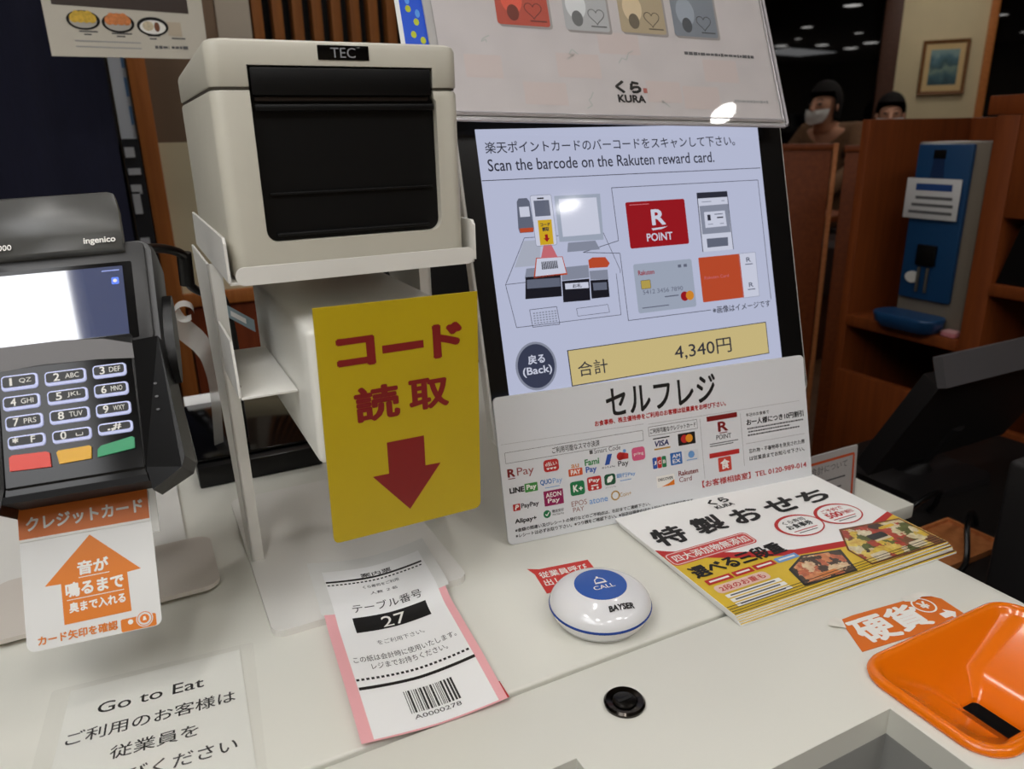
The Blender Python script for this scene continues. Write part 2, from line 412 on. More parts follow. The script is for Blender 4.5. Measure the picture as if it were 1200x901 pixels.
lk = thing('key_lock', 'round black key lock set in the white cash machine top', 'lock', (0.2421, 0.3300, 0.0))
ol = (0.2421, 0.3300, 0.0)
b = MB(); b.lathe([(0.0135, 0.0), (0.0138, 0.002), (0.0125, 0.0034), (0.0088, 0.0026), (0.0082, 0.0008)], (0.2421, .33, .0001), BLACK_METAL, 40); b.build('ring', lk, ol)
b = MB(); b.lathe([(0.0078, 0.001), (0.0078, 0.0032), (0.0068, 0.0038)], (0.2421, .33, .0001), mat('lock_core', (34, 32, 30), rough=0.25, metal=0.8), 32); b.build('cylinder', lk, ol)
b = MB(); b.prism(rrect(0.2421 - .0052, .33 - .0011, 0.2421 + .0052, .33 + .0011, 0.0009), 0.0040, 0.0043, BLACK_MATT); b.build('keyhole', lk, ol)

# coin tray: rolled rim, funnel sides and slot, one continuous moulding
ty = thing('coin_tray', 'glossy orange coin funnel tray with rounded rim', 'coin tray', (0.49, 0.232, 0))
oy = (0.49, 0.232, 0)
def rl(x0, y0, x1, y1, r, z): return [(p[0], p[1], z) for p in rrect(x0, y0, x1, y1, r, 8)]
A0 = (0.4015, 0.1825, 0.572, 0.2828)
b = MB()
def ins(k, r, z): return rl(A0[0] + k, A0[1] + k, A0[2] - k, A0[3] - k, r, z)
b.loops([ins(0, .024, 0.0003), ins(-.0006, .0245, 0.0022), ins(0.0004, .0238, 0.0046), ins(0.0025, .022, 0.0060), ins(0.0050, .020, 0.0058), ins(0.0072, .018, 0.0040), ins(0.0090, .0165, 0.0016), ins(0.0112, .015, -0.0005),
         rl(0.452, 0.201, 0.508, 0.262, .010, -0.0205), rl(0.4700, 0.1985, 0.4900, 0.2460, .005, -0.0310), rl(0.4712, 0.2000, 0.4885, 0.2448, .004, -0.0345)], COIN_ORANGE, cap0=False, cap1=False)
b.build('funnel', ty, oy)
b = MB(); b.loops([rl(0.4712, 0.2000, 0.4885, 0.2448, .004, -0.0346), rl(0.4712, 0.2000, 0.4885, 0.2448, .004, -0.070)], BLACK_MATT, cap0=False); b.build('slot', ty, oy)  # black colour stands in for the darkness inside the slot

# coin label on the machine
stk = thing('coin_sticker', 'worn orange sticker with white coin lettering behind the coin tray', 'sticker', matrix=fmatrix((0.4225, 0.2905, 0.0002), -6, 90))
b = MB(.001); pts = [(0, 1), (106, 0), (107, 27), (100, 35), (92, 37.5), (80, 36), (26, 37), (14, 36), (9.5, 27)]
b.prism(pts, 0, 0.3, mat('sticker_orange', (222, 112, 28), rough=0.4)); b.build('sheet', stk)
b = MB(.001); b.text('硬', 12, 4, 45, 32, .45, INKW, 0.035); b.text('貨', 46, 5, 77, 33, .45, INKW, 0.035)
b.build('lettering', stk)
b = MB(.001); b.ring(ell(86.5, 25.5, 9.4), ell(86.5, 25.5, 8.0), .45, INKW); b.text('¥', 82.5, 21, 90.5, 30, .45, INKW, 0.03)
b.flat([(88, 13), (95, 13), (95, 16.5), (102, 10), (95, 3.5), (95, 7), (88, 7)], .45, INKW); b.build('coin_mark', stk)
PEEL = mat('torn_paper', (226, 222, 212), rough=0.8, noise=0.06, nscale=90)
for P in ([(9.8, 26.5), (14.5, 36.2), (10, 39.5), (3.5, 38), (-1.5, 33.5), (3, 29)], [(77, 35.0), (84, 32.0), (93, 33.4), (101, 31.0), (102.5, 36), (96, 39), (88, 40.4), (78, 40)]):
    b = MB(.001); n = len(P); c = (sum(p[0] for p in P) / n, sum(p[1] for p in P) / n)
    vs = [(p[0], p[1], .35 + (1.3 if k in (2, 3, 4, 5) else 0)) for k, p in enumerate(P)] + [(c[0], c[1], 1.5)]
    b.add(vs, [(k, (k + 1) % n, n) for k in range(n)], PEEL, True); b.build('peeled_corner', stk)

# ------------------------------------------------------------------ call button and its sticker
rs = thing('red_sticker', 'red speech bubble sticker on the counter under the call button', 'sticker', matrix=fmatrix((0.2585, 0.4640, 0.0002), -9, 90))
b = MB(.001); b.prism([(0, 0), (52, 0), (52, 36), (6, 36), (-3.5, 40), (0, 30)], 0, .25, mat('sticker_red', (206, 52, 44), rough=0.4)); b.build('sheet', rs)
b = MB(.001); b.text('従業員呼び', 3, 21.5, 47, 31, .4, INKW, .02); b.text('出しボタン', 3, 9.5, 47, 19, .4, INKW, .02); b.build('lettering', rs)
bc = (0.2795, 0.4168)
cb = thing('call_button', 'round white wireless call button with blue centre', 'call button', (bc[0], bc[1], 0.0006))
oc = (bc[0], bc[1], 0.0006); C3 = (bc[0], bc[1], 0.0006)
SHELL = mat('button_white', (236, 236, 238), rough=0.12, coat=0.4)
b = MB(); b.lathe([(0.027, 0), (0.0310, 0.0012), (0.0345, 0.0062), (0.0362, 0.0112)], C3, SHELL, 64); b.build('base', cb, oc)
b = MB(); b.lathe([(0.0364, 0.0112), (0.0368, 0.0117), (0.0368, 0.0127), (0.0364, 0.0132)], C3, mat('button_blue', (30, 66, 150), rough=0.25), 64); b.build('band', cb, oc)
prof = [(0.0362, 0.0132)] + [(0.0362 * math.cos(t) ** 0.85 if t < 1.55 else 0.0, 0.0132 + 0.0152 * math.sin(t)) for t in [i * 0.10 for i in range(1, 11)]]
prof = [p for p in prof if p[0] > 0.0198] + [(0.0195, 0.0270), (0.0185, 0.0275)]
b = MB(); b.lathe(prof, C3, SHELL, 64); b.build('dome', cb, oc)
b = MB(); b.lathe([(0.0187, 0.0272), (0.0187, 0.0279), (0.0150, 0.0283), (0.006, 0.0285)], C3, mat('button_blue_disc', (40, 86, 170), rough=0.25), 48); b.build('push_disc', cb, oc)
CBM = fmatrix((bc[0], bc[1], 0), -8, 90)
b = MB(.001); b.text('CALL', -7.5, -7.2, 8.5, -2.6, 29.3, INKW, .01)
b.path([(-4, 0), (5, 0)], 1.0, 29.3, INKW); b.path([(-3.5, .8), (-2.6, 4.5), (-.5, 6.2), (1.5, 6.2), (3.6, 4.5), (4.5, .8), (-3.5, .8)], .8, 29.3, INKW); b.flat(ell(.5, 7.4, .9, n=12), 29.3, INKW)
o = b.build('lettering', matrix=CBM); o.parent = cb; bpy.context.view_layer.update(); o.matrix_parent_inverse = cb.matrix_world.inverted()
def dome_h(x, y): # height of the shell under the maker's mark
    r = math.hypot(x, y) / 1000; return (0.0132 + 0.0152 * math.sqrt(max(0, 1 - min(1, r / 0.0362) ** 2.35))) * 1000
b = MB(.001, warp=lambda x, y, z: (x, y, dome_h(x, y) + z)); b.text('BAYSER', -6, -28.0, 13, -23.6, 1.3, INK, .045, .2)
o = b.build('maker_mark', matrix=CBM); o.parent = cb; bpy.context.view_layer.update(); o.matrix_parent_inverse = cb.matrix_world.inverted()
cb.scale = (1.085, 1.085, 1.06)

# ------------------------------------------------------------------ printer stand
st = thing('printer_stand', 'white folded steel stand holding the receipt printer', 'stand', (0.13, 0.6, 0))
os_ = (0.13, 0.6, 0)
def xplate(pts_yz, x0, x1, m):   # sheet metal cut in the y-z plane
    b = MB(); n = len(pts_yz)
    vs = [(x0, p[0], p[1]) for p in pts_yz] + [(x1, p[0], p[1]) for p in pts_yz]
    fs = [tuple(range(n)), tuple(range(2 * n - 1, n - 1, -1))] + [(i, n + i, n + (i + 1) % n, (i + 1) % n) for i in range(n)]
    return b.add(vs, fs, m)
b = MB(); b.prism(rrect(0.0475, 0.5105, 0.2085, 0.76, 0.010), 0.0002, 0.0060, WHITE_METAL); b.build('base_plate', st, os_)
for side, x, sg in (('l', 0.0490, 1), ('r', 0.2340, -1)):
    b = xplate([(0.624, 0.0061), (0.630, 0.2690), (0.765, 0.2690), (0.690, 0.10), (0.655, 0.0061)], x, x + sg * 0.0018, WHITE_METAL)
    xs = sorted((x, x + sg * 0.0105))
    b.add([(xs[0], 0.624, 0.0061), (xs[1], 0.624, 0.0061), (xs[1], 0.630, 0.269), (xs[0], 0.630, 0.269), (xs[0], 0.6255, 0.0061), (xs[1], 0.6255, 0.0061), (xs[1], 0.6315, 0.269), (xs[0], 0.6315, 0.269)],
          [(0, 1, 2, 3), (7, 6, 5, 4), (0, 4, 5, 1), (1, 5, 6, 2), (2, 6, 7, 3), (3, 7, 4, 0)], WHITE_METAL)
    b.build('post', st, os_)
tx0, tx1 = 0.0525, 0.2275
b = MB(); b.box((tx0, 0.5155, 0.2700), (tx1, 0.740, 0.2720), WHITE_METAL, 0.0006)
b.build('tray', st, os_)
b = MB()
L = [[(x, 0.5135, z) for x, z in rrect(tx0 + 0.004, 0.2695, tx1 - 0.001, 0.2815, 0.0055, 6)], [(x, 0.5155, z) for x, z in rrect(tx0 + 0.004, 0.2695, tx1 - 0.001, 0.2815, 0.0055, 6)]]
b.loops(L, WHITE_METAL, smooth=False); b.build('front_lip', st, os_)
for x in (tx0, tx1):
    xplate([(0.5145, 0.2722), (0.5145, 0.2975), (0.518, 0.3010), (0.735, 0.3010), (0.740, 0.2722)], x - 0.0009, x + 0.0009, WHITE_METAL).build('tray_cheek', st, os_)
# side bracket for the code reader
b = MB(); b.box((0.0525, 0.548, 0.1805), (0.0930, 0.690, 0.1825), WHITE_METAL, 0.0006)
b.add(*(lambda q: (q.v, q.f))(xplate([(0.548, 0.1826), (0.548, 0.198), (0.556, 0.2235), (0.600, 0.2235), (0.690, 0.2235), (0.690, 0.1826)], 0.0508, 0.0526, WHITE_METAL)), WHITE_METAL)
b.build('side_bracket', st, os_)
MB().lathe([(0.0022, 0), (0.0022, 0.001), (0.0012, 0.0016)], (0.054, 0.575, 0.1826), STEEL, 14).build('screw', st, os_)

# ------------------------------------------------------------------ receipt printer
pr = thing('receipt_printer', 'boxy off-white receipt printer on the steel stand', 'printer', (0.139, 0.61, 0.2722))
op = (0.139, 0.61, 0.2722)
px0, px1, py0, py1 = 0.0565, 0.2215, 0.5175, 0.745
def vbox(x0, x1, y0, y1, z0, z1, r, m, taper=0.0):   # upright block with rounded vertical corners
    b = MB(); L = []
    for z, k in ((z0, 0.0015), (z0 + 0.0015, 0), (z1 - 0.003, taper), (z1 - 0.001, taper + 0.0008), (z1, taper + 0.003)):
        L.append([(p[0], p[1], z) for p in rrect(x0 + k, y0 + k, x1 - k, y1 - k, r, 6)])
    return b.loops(L, m)
body = vbox(px0, px1, py0, py1, 0.2735, 0.3905, 0.009, PRINTER_WHITE).build('case', pr, op)
# top cover slopes down toward the back on both flanks
b = MB(); L = []
for z, k in ((0.3918, 0.0004), (0.3926, 0), (0.4150, 0.0), (0.4180, 0.0012), (0.4195, 0.004)):
    L.append([(p[0], p[1], z - (0.006 * (p[1] - py0) / (py1 - py0) if z > 0.41 else 0)) for p in rrect(px0 + k, py0 + k, px1 - k, py1 - k, 0.009, 6)])
cover = b.loops(L, PRINTER_WHITE).build('cover', pr, op)
b = MB(); b.prism(rrect(px0 + .0012, py0 + .0012, px1 - .0012, py1 - .0012, .008, 6), 0.3905, 0.3918, mat('seam_dark', (90, 84, 74)))
seam = b.build('seam', pr, op)
rec = [(0.0795, 0.4060), (0.0785, 0.389), (0.0790, 0.380), (0.0805, 0.305)]
def recess_pts(e=0.0):
    p = [(0.0800 + e, 0.4045 - e)]
    for a in range(0, 7):
        t = math.radians(180 + 15 * a); p.append((0.0880 + (0.008 - e) * math.cos(t), 0.3035 + (0.0080 - e) * math.sin(t)))
    for a in range(0, 7):
        t = math.radians(270 + 15 * a); p.append((0.1955 + (0.008 - e) * math.cos(t), 0.3035 + (0.0080 - e) * math.sin(t)))
    p += [(0.2035 - e, 0.383), (0.2020 - e, 0.385), (0.2020 - e, 0.4045 - e)]
    return p
def yprism(pts, y0, y1, m):
    b = MB(); n = len(pts)
    vs = [(p[0], y0, p[1]) for p in pts] + [(p[0], y1, p[1]) for p in pts]
    return b.add(vs, [tuple(range(n)), tuple(range(2 * n - 1, n - 1, -1))] + [(i, n + i, n + (i + 1) % n, (i + 1) % n) for i in range(n)], m)
for t in (body, cover, seam):
    c = yprism(recess_pts(), py0 - 0.02, py0 + 0.010, PRINTER_WHITE).build('cutter', pr, op); bpy.context.view_layer.update(); cut(t, c)
PB = mat('printer_black', (6, 6, 7), rough=0.45, spec=0.3)
b = yprism(recess_pts(0.0003), py0 + 0.0065, py0 + 0.0098, PB); b.build('front_panel', pr, op)
b = MB(); b.box((0.0815, py0 + 0.0005, 0.3868), (0.2008, py0 + 0.0064, 0.4035), PB, 0.0012); b.build('exit_cover', pr, op)
b = MB(); b.box((0.0830, py0 + 0.0035, 0.3835), (0.1990, py0 + 0.0064, 0.3862), mat('cutter_bar', (66, 58, 54), rough=0.35, metal=0.6), 0.0005); b.box((0.0822, py0 + 0.0012, 0.3775), (0.2025, py0 + 0.0064, 0.3818), PB, 0.0012); b.build('tear_bar', pr, op)
b = MB(); b.box((0.0860, py0 + 0.004, 0.3255), (0.2000, py0 + 0.0064, 0.3270), PB, 0.0004); b.box((0.0870, py0 + 0.0035, 0.2985), (0.1960, py0 + 0.0064, 0.3010), PB, 0.001); b.build('panel_ribs', pr, op)
bd = MB(); bd.box((0.1245, py0 - 0.0006, 0.4080), (0.1580, py0 + 0.0004, 0.4168), BLACK_GLOSS, 0.0003); bd = bd.build('badge', pr, op)
b = MB(); q = MB(); q.text('TEC', 0.1328, 0.4094, 0.1490, 0.4154, 0, INK_SOFT)
b.add([(v[0], py0 - 0.0008, v[1]) for v in q.v], q.f, mat('badge_silver', (150, 152, 156), rough=0.4)); b.build('lettering', bd, (0, 0, 0)).location = -Vector(op)

# ------------------------------------------------------------------ code reader and its yellow sign
sc = thing('code_reader', 'glossy white box shaped code reader under the receipt printer', 'scanner', (0.15, 0.6, 0.138))
osn = (0.15, 0.6, 0.138)
b = MB().box((0.0940, 0.4985, 0.138), (0.2120, 0.735, 0.2385), BOX_WHITE, 0.006, 3); b.build('housing', sc, osn)
b = MB().box((0.104, 0.5000, 0.1345), (0.2020, 0.600, 0.1385), BLACK_GLOSS, 0.001); b.build('scan_window', sc, osn)
ys = thing('code_sign', 'yellow sign with red code reading lettering and down arrow', 'sign', matrix=fmatrix((0.0970, 0.4950, 0.0763), 0, 0.6))
b = MB(.001); P = [(4.5, 0), (114, 0)] + [(114 + 5 * math.cos(math.radians(t)), 5 + 5 * math.sin(math.radians(t))) for t in (-60, -30, 0)] + [(123.6, 175), (3, 176.5)] + [(0.3 + 4 - 4 * math.cos(math.radians(t)), 4 - 4 * math.sin(math.radians(t))) for t in (0, 30, 60)]
b.prism(P, -2.6, -0.8, YELLOW); b.build('panel', ys)
b = MB(.001)
b.text('コ', 15.6, 132, 43.4, 153.5, -.6, DRED, .05); b.flat([(48.4, 138.7), (79.4, 138.7), (79.4, 144.4), (48.4, 144.4)], -.6, DRED); b.text('ド', 86.4, 128.9, 110.0, 154.6, -.6, DRED, .05)
b.text('読', 24.9, 89.8, 58.2, 116.3, -.6, DRED, .035); b.text('取', 65.4, 91.2, 96.7, 115.4, -.6, DRED, .035); b.build('lettering', ys)
b = MB(.001); b.flat([(46.0, 71.2), (75.0, 71.0), (74.6, 46.6), (87.0, 46.2), (60.0, 13.5), (33.3, 46.6), (45.8, 46.4)], -.6, DRED); b.build('arrow', ys)

# ------------------------------------------------------------------ self register board
bo = thing('self_register_board', 'white self register board listing payment logos below the monitor', 'sign', matrix=fmatrix((0.2677, 0.546, 0.0006), -7, 14.5))
BOARD_M = mat('board_white', (226, 228, 231), rough=0.22)
b = MB(.001); b.prism(rrect(-3, 0, 341.5, 137.5, 5, 5), -3, 0, BOARD_M); b.build('panel', bo)
b = MB(.001); w = .25
b.text('セルフレジ', 108.9, 103.8, 231.5, 131.5, w, INK, .022); b.build('heading', bo)
b = MB(.001)
b.text('お食事券、株主優待券をご利用のお客様は従業員をお呼び下さい。', 95, 96.9, 242, 102.4, w, RED, .03)
b.path([(2.5, 76), (145, 76), (145, 86), (2.5, 86)], .35, w, INK_SOFT, True); b.text('ご利用可能なスマホ決済', 49, 78, 98, 84, w, INK, .01)
b.path([(151.5, 79), (206.5, 79), (206.5, 88), (151.5, 88)], .35, w, INK_SOFT, True); b.text('ご利用可能なクレジットカード', 153, 81, 205, 86, w, INK, .01)
b.line((0, 94), (147, 92), .3, w, RULE); b.line((152, 91), (332, 90), .3, w, RULE)
b.line((210, 27), (210, 88), .35, w, RULE); b.line((258, 32), (258, 87), .35, w, RULE); b.line((262, 54.5), (336, 54.5), .3, w, RULE)
b.text('平日のお食事で', 264.6, 82, 293, 85.6, w, INK, .01); b.text('お一人様につき10円割引', 264.6, 73, 336, 79.6, w, INK, .025)
for k, (a, e) in enumerate(((265, 335), (266, 318), (265, 330))):
    u = a
    while u < e:
        l = random.uniform(1.2, 3.6); b.line((u, 69.6 - 3.4 * k), (min(u + l, e), 69.6 - 3.4 * k), 1.5, w, INK_SOFT); u += l + .6
b.text('忘れ物・不審物等を発見された際', 264.8, 44, 335, 48.6, w, INK, .008); b.text('は従業員までお知らせ下さい。', 264.8, 36.2, 334, 40.8, w, INK, .008)
b.text('【お客様相談室】TEL 0120-989-014', 206.5, 18.0, 335, 25.0, w, RED, .02)
b.text('※金額の間違い及びレシートの発行などのご不明点は、右記までご連絡下さい。', 4.5, 11.0, 146, 14.6, w, INK, .02)
b.text('※レシートは必ずお取り下さい。※つり銭をご確認下さい。※当店は現金のほか上記の決済が使用可能です。', 4.5, 5.6, 196, 9.4, w, INK, .02)
b.build('lettering', bo)
b = MB(.001); w = .25; w2 = .4
def rr(u0, v0, u1, v1, m, r=2.0): b.flat(rrect(u0, v0, u1, v1, r), w, m)
b.text('R', 3.0, 62.8, 10.4, 70.6, w, DRED, .04); b.line((3.2, 61.3), (10.0, 61.3), .7, w, DRED); b.text('Pay', 12.3, 60.8, 29, 70.4, w, mat('ink_rose', (160, 84, 84)), .0)
rr(38.9, 61.6, 54.2, 73, RED, 3); b.text('d払い', 40.6, 67, 52.4, 71, w2, INKW, .02); b.text('♥♥♥', 41.5, 63.5, 51.5, 65.5, w2, INKW)
b.text('Smart Code', 91.5, 71.2, 119.6, 75.6, w, INK_SOFT); rr(86.7, 71.4, 90, 75.2, INK_SOFT, .3)
b.text('LINE', 3.2, 47.6, 17.6, 52.8, w, INK, .05); rr(18.2, 46.2, 31, 54.4, LGREEN, .6); b.text('Pay', 20, 47.2, 29.6, 53.2, w2, INKW, .03)
b.text('QUO', 33.8, 49.6, 45.5, 55.2, w, mat('ink_sky', (60, 120, 190)), .03); b.text('Pay', 46.5, 48.6, 56, 55.0, w, LBLUE); b.line((38, 47), (53, 47), .6, w, LBLUE)
rr(4.9, 30.9, 12, 37.2, RED, .6); b.text('P', 6.6, 32, 10.6, 36.3, w2, INKW, .04, .2); b.text('PayPay', 12.8, 31.0, 30.4, 36.8, w, INK_SOFT, .03)
rr(36, 29.7, 55.6, 44, MAGENTA, .6); b.text('AEON', 38, 37.5, 53.6, 42, w2, INKW, .02); b.text('Pay', 39.5, 31, 51.5, 36.5, w2, INKW, .02)
b.text('Alipay+', 5.2, 17.8, 26.8, 23.4, w, INK, .03); b.flat(ell(37.5, 22.3, 3.7), w, GREEN); b.path([(35.8, 22.4), (37.2, 20.8), (39.6, 24)], .9, w2, INKW)
b.text('微信支付', 42.6, 22.4, 54.5, 25.4, w, INK_SOFT, .02); b.text('WeChat Pay', 42.6, 19.2, 54.5, 21.4, w, INK_SOFT)
rr(63.2, 53.4, 77.6, 60.4, ORANGE2, .8); b.text('PAY', 65.4, 54.8, 75.4, 59.4, w2, INKW, .04); b.text('au', 66.5, 61.2, 74.5, 64.6, w, mat('ink_amber', (220, 150, 90)), .02)
b.text('Fami', 80.6, 61.0, 95.8, 67.2, w, mat('ink_famigreen', (60, 140, 80)), .03); b.text('Pay', 81, 52.6, 92.4, 60, w, mat('ink_famiblue', (60, 100, 180)), .03)
b.flat([(101.3, 58.4), (106.3, 58.4), (110.0, 68.4), (105.0, 68.4)], w, BLUE); b.text('ゆうちょPay', 98.2, 54.8, 112, 57.2, w, INK_SOFT, .02)
b.flat(ell(118.6, 64.5, 3.9), w, RED); b.flat([(116, 61), (127, 61), (127.4, 66), (121, 68)], w, RED); b.flat(ell(123.5, 69, 1.7), w, LBLUE); b.text('Pay', 115.4, 53.2, 126.6, 60, w, INK, .01)
rr(131.1, 57.4, 145.4, 70.4, PINK, 3); b.text('pring', 133.2, 62, 143.6, 65.6, w2, INKW)
rr(63.3, 34.6, 78.2, 48, GREEN, 2.6); b.text('K', 66.2, 38, 71.4, 44.8, w2, INKW, .04); b.text('+', 72, 38.8, 76, 42.6, w2, INKW, .04)
rr(81.2, 36.4, 96, 49.6, RED, 2); b.text('Pay', 83, 43.2, 94.4, 47.8, w2, INKW, .03); b.path([(85, 41), (92.4, 41)], 1.2, w2, INKW); b.flat(ell(86, 38.4, 1.2, n=14), w2, INKW); b.flat(ell(91.5, 38.4, 1.2, n=14), w2, INKW)
rr(99.3, 38.6, 111.2, 49.2, mat('ink_forest', (24, 84, 56)), 2.6); b.flat([(102.2, 41), (106, 41.4), (108.6, 44.6), (108, 47.6), (103.6, 46.6), (102, 44)], w2, INKW); b.text('ポケットPay', 99.8, 35.4, 111, 37.2, w, INK_SOFT)
b.text('銀行Pay', 112.4, 43.0, 133, 48.0, w, LBLUE, .02); b.line((116, 40.6), (128, 40.6), .7, w, LBLUE)
b.text('EPOS', 63, 24.6, 79, 29.6, w, mat('ink_taupe', (150, 100, 92)), .0); b.text('PAY', 64, 19.0, 75.4, 23.4, w, mat('ink_taupe', (150, 100, 92)))
b.text('atone', 81.6, 23.6, 101, 28.4, w, LBLUE, .01); b.ring(ell(109.4, 27.4, 4.8), ell(109.4, 27.4, 3.4), w, GOLD); b.text('Coin+', 114, 25, 126.6, 29, w, GOLD)
b.build('payment_logos', bo)
b = MB(.001)
b.line((155.5, 75.6), (174, 75.6), 1.1, w, INK); b.text('VISA', 157, 67.4, 172.6, 73.2, w, mat('ink_visa', (40, 44, 100)), .03, .2); b.line((156, 65), (174, 65), 1.4, w, mat('ink_ochre', (200, 150, 50)))
rr(183.4, 64.4, 203, 76.4, INK, .6); b.flat(ell(190.6, 70.6, 4.1), w2, RED); b.flat(ell(195.8, 70.6, 4.1), .55, mat('ink_amber2', (232, 150, 30)))
for k, m in enumerate((BLUE, RED, GREEN)): rr(152.8 + k * 5.2, 46.0, 157.6 + k * 5.2, 57.2, m, 1.2); b.text('JCB'[k], 153.8 + k * 5.2, 50, 156.8 + k * 5.2, 53.6, w2, INKW, .03)
rr(172.9, 46.4, 186, 58.6, mat('ink_amex', (40, 104, 180)), .4); b.text('AM', 175, 53.2, 184, 57, w2, INKW, .02); b.text('EX', 175, 48.2, 184, 52, w2, INKW, .02)
rr(188.8, 47, 205, 58.6, mat('ink_palegrey', (214, 216, 220)), .4); b.flat(ell(196.8, 54, 3.6), w2, LBLUE); b.line((191, 48.8), (203, 48.8), .8, w2, LBLUE)
rr(155.4, 26.6, 175.6, 38, INKW, .5); b.text('DISCOVER', 157, 33, 174, 35.8, w2, INK, .02); b.flat([(160, 27), (175, 27), (175, 32.4), (169, 29.4)], w2, ORANGE)
b.text('Rakuten', 180.4, 34.4, 203, 39.4, w, DRED, .02); b.text('Card', 180.6, 28, 195, 33, w, DRED, .0)
b.build('card_logos', bo)
b = MB(.001)
rr(218, 83.8, 254, 88.8, DRED, .3); b.text('R', 230.2, 71.6, 242, 81.8, w, DRED, .03); b.line((231.5, 70.2), (240.6, 70.2), .8, w, DRED); b.text('POINT', 227.4, 63.8, 245, 68.6, w, INK, .0)
b.line((219, 60.4), (253, 60.4), .8, w, INK_SOFT); b.line((219, 58.2), (247, 58.2), .8, w, INK_SOFT)
rr(217.6, 46.2, 253.2, 51, RED, .3); rr(227.2, 30.6, 242.6, 45.2, mat('ink_brick', (206, 66, 50)), 1.2); b.text('食', 229.6, 32.8, 240.2, 43.2, w2, INKW, .03)
b.build('point_marks', bo)

# ------------------------------------------------------------------ touch monitor
mo = thing('touch_monitor', 'black framed touch monitor showing the bilingual reward card screen', 'monitor', matrix=fmatrix((0.2937, 0.595, 0.1219), -4, 16))
b = MB(.001)
CASE_W = mat('monitor_white', (222, 220, 214), rough=0.35)
b.loops([[(p[0], p[1], z) for p in rrect(-21 + k, -44 + k, 356 - k, 272 - k, r, 6)] for z, k, r in ((-42, 26, 12), (-34, 10, 14), (-20, 2, 12), (-6, 0, 11), (-1.2, 0, 11), (-.4, .8, 10))], CASE_W); b.build('casing', mo)
b = MB(.001); b.prism(rrect(-18.5, -41.5, 353.5, 269.5, 9, 5), -1, 0.6, mat('bezel_black', (12, 12, 13), rough=0.25)); b.build('bezel', mo)
MB(.001).prism(rrect(120, -94, 215, -30, 6), -66, -41.5, CASE_W).build('stand_neck', mo)
# screen artwork: every colour is the panel's own light
def scr(name, rgb, k=1.0):
    n = 'screen_' + name
    if n in MATS: return MATS[n]
    m = mat(n, (8, 8, 9), rough=0.06); bs = m.node_tree.nodes['Principled BSDF']; bs.inputs['Emission Color'].default_value = s2l(rgb); bs.inputs['Emission Strength'].default_value = SCREEN_POWER * k; return m
S_BG = scr('background', (206, 212, 240)); S_INK = scr('ink', (50, 52, 66)); S_BLACK = scr('black', (30, 30, 40)); S_GREY = scr('grey', (150, 156, 176)); S_LG = scr('light_grey', (190, 196, 214)); S_MG = scr('mid_grey', (110, 116, 136))
S_RED = scr('red', (168, 26, 36)); S_OR = scr('orange', (206, 84, 50)); S_YEL = scr('yellow', (230, 186, 40)); S_CREAM = scr('cream', (226, 206, 144)); S_NAVY = scr('navy', (62, 68, 92)); S_WHITE = scr('white', (226, 230, 250)); S_SILVER = scr('silver', (176, 186, 206)); S_PINK = scr('beam', (220, 120, 130)); S_GOLD = scr('gold', (200, 176, 90))
b = MB(.001); b.prism(rrect(-0.7, -34, 323, 253, .5, 2), 0.6, 0.9, S_BG); b.build('screen', mo)
b = MB(.001); L1, L2, L3, L4 = 1.0, 1.1, 1.2, 1.3
b.text('楽天ポイントカードのバーコードをスキャンして下さい。', 7, 230.5, 291, 241.5, L1, S_INK, .008)
b.text('Scan the barcode on the Rakuten reward card.', 7.5, 214.2, 262, 225.4, L1, S_INK, .008)
b.text('合計', 74, 12.6, 107, 27, L3, S_INK, .005); b.text('4,340円', 186, 13.6, 257.6, 30, L3, S_INK, .005)
b.text('※画像はイメージです', 239, 56.6, 315, 64, L1, S_INK, .01)
b.build('screen_text', mo)
b = MB(.001)
b.line((-.5, 206), (321, 206), .7, L1, S_INK)
b.path([(237, 61), (136.5, 61), (136, 128.5), (95, 132.5), (136, 141), (135.2, 193.3), (316, 193.3), (316.5, 64)], .6, L1, S_INK)
# payment counter drawing
def q(L, pts, m): b.flat(pts, L, m)
b.path([(129, 109), (129, 67.7), (15.5, 67.8), (9.9, 108.7), (35, 150.9), (120, 150), (134, 112), (133.6, 109)], .5, L1, S_INK); b.path([(9.9, 108.9), (31, 109.2)], .5, L1, S_INK)
q(L1, [(21, 124), (47, 124), (52, 148), (34, 148)], S_LG)
q(L2, [(31.8, 185), (34, 188), (42.5, 188), (45, 184.7), (46, 160), (45.2, 155.6), (31, 155.6), (30, 160)], S_MG); q(L3, [(33.4, 180), (43.6, 180), (43.6, 170.5), (33.4, 170.5)], S_WHITE); q(L3, [(31.2, 160), (45.4, 160), (45.2, 156), (31.4, 156)], S_OR)
q(L2, rrect(46, 142, 68.2, 190, 2), S_WHITE); b.path(rrect(46, 142, 68.2, 190, 2), .5, L3, S_GREY, True); q(L4, [(49, 185), (65.2, 185), (65.2, 170), (49, 170)], S_MG); q(L4, [(53, 187.6), (60, 187.6), (60, 186.2), (53, 186.2)], S_BLACK)
q(L4, [(50.8, 166.4), (65.4, 166.4), (64.6, 142.8), (50.4, 142.8)], S_YEL); b.text('コード', 53, 160.2, 63, 163.6, 1.4, S_INK, .04); b.text('読取', 54.4, 155.6, 61.6, 159.6, 1.4, S_INK, .04); b.flat([(56.4, 152.6), (59.4, 152.6), (59.4, 149), (61.2, 149), (57.9, 145.4), (54.6, 149), (56.4, 149)], 1.4, S_RED)
q(L2, [(71.3, 188.4), (121.4, 188.2), (119.4, 143.2), (71, 144.4)], S_SILVER); q(L3, [(75.6, 185.2), (116.8, 184.8), (116.6, 149.2), (75.4, 149)], S_WHITE); q(L2, [(80, 143), (110, 143), (114, 134), (78, 134)], S_GREY)
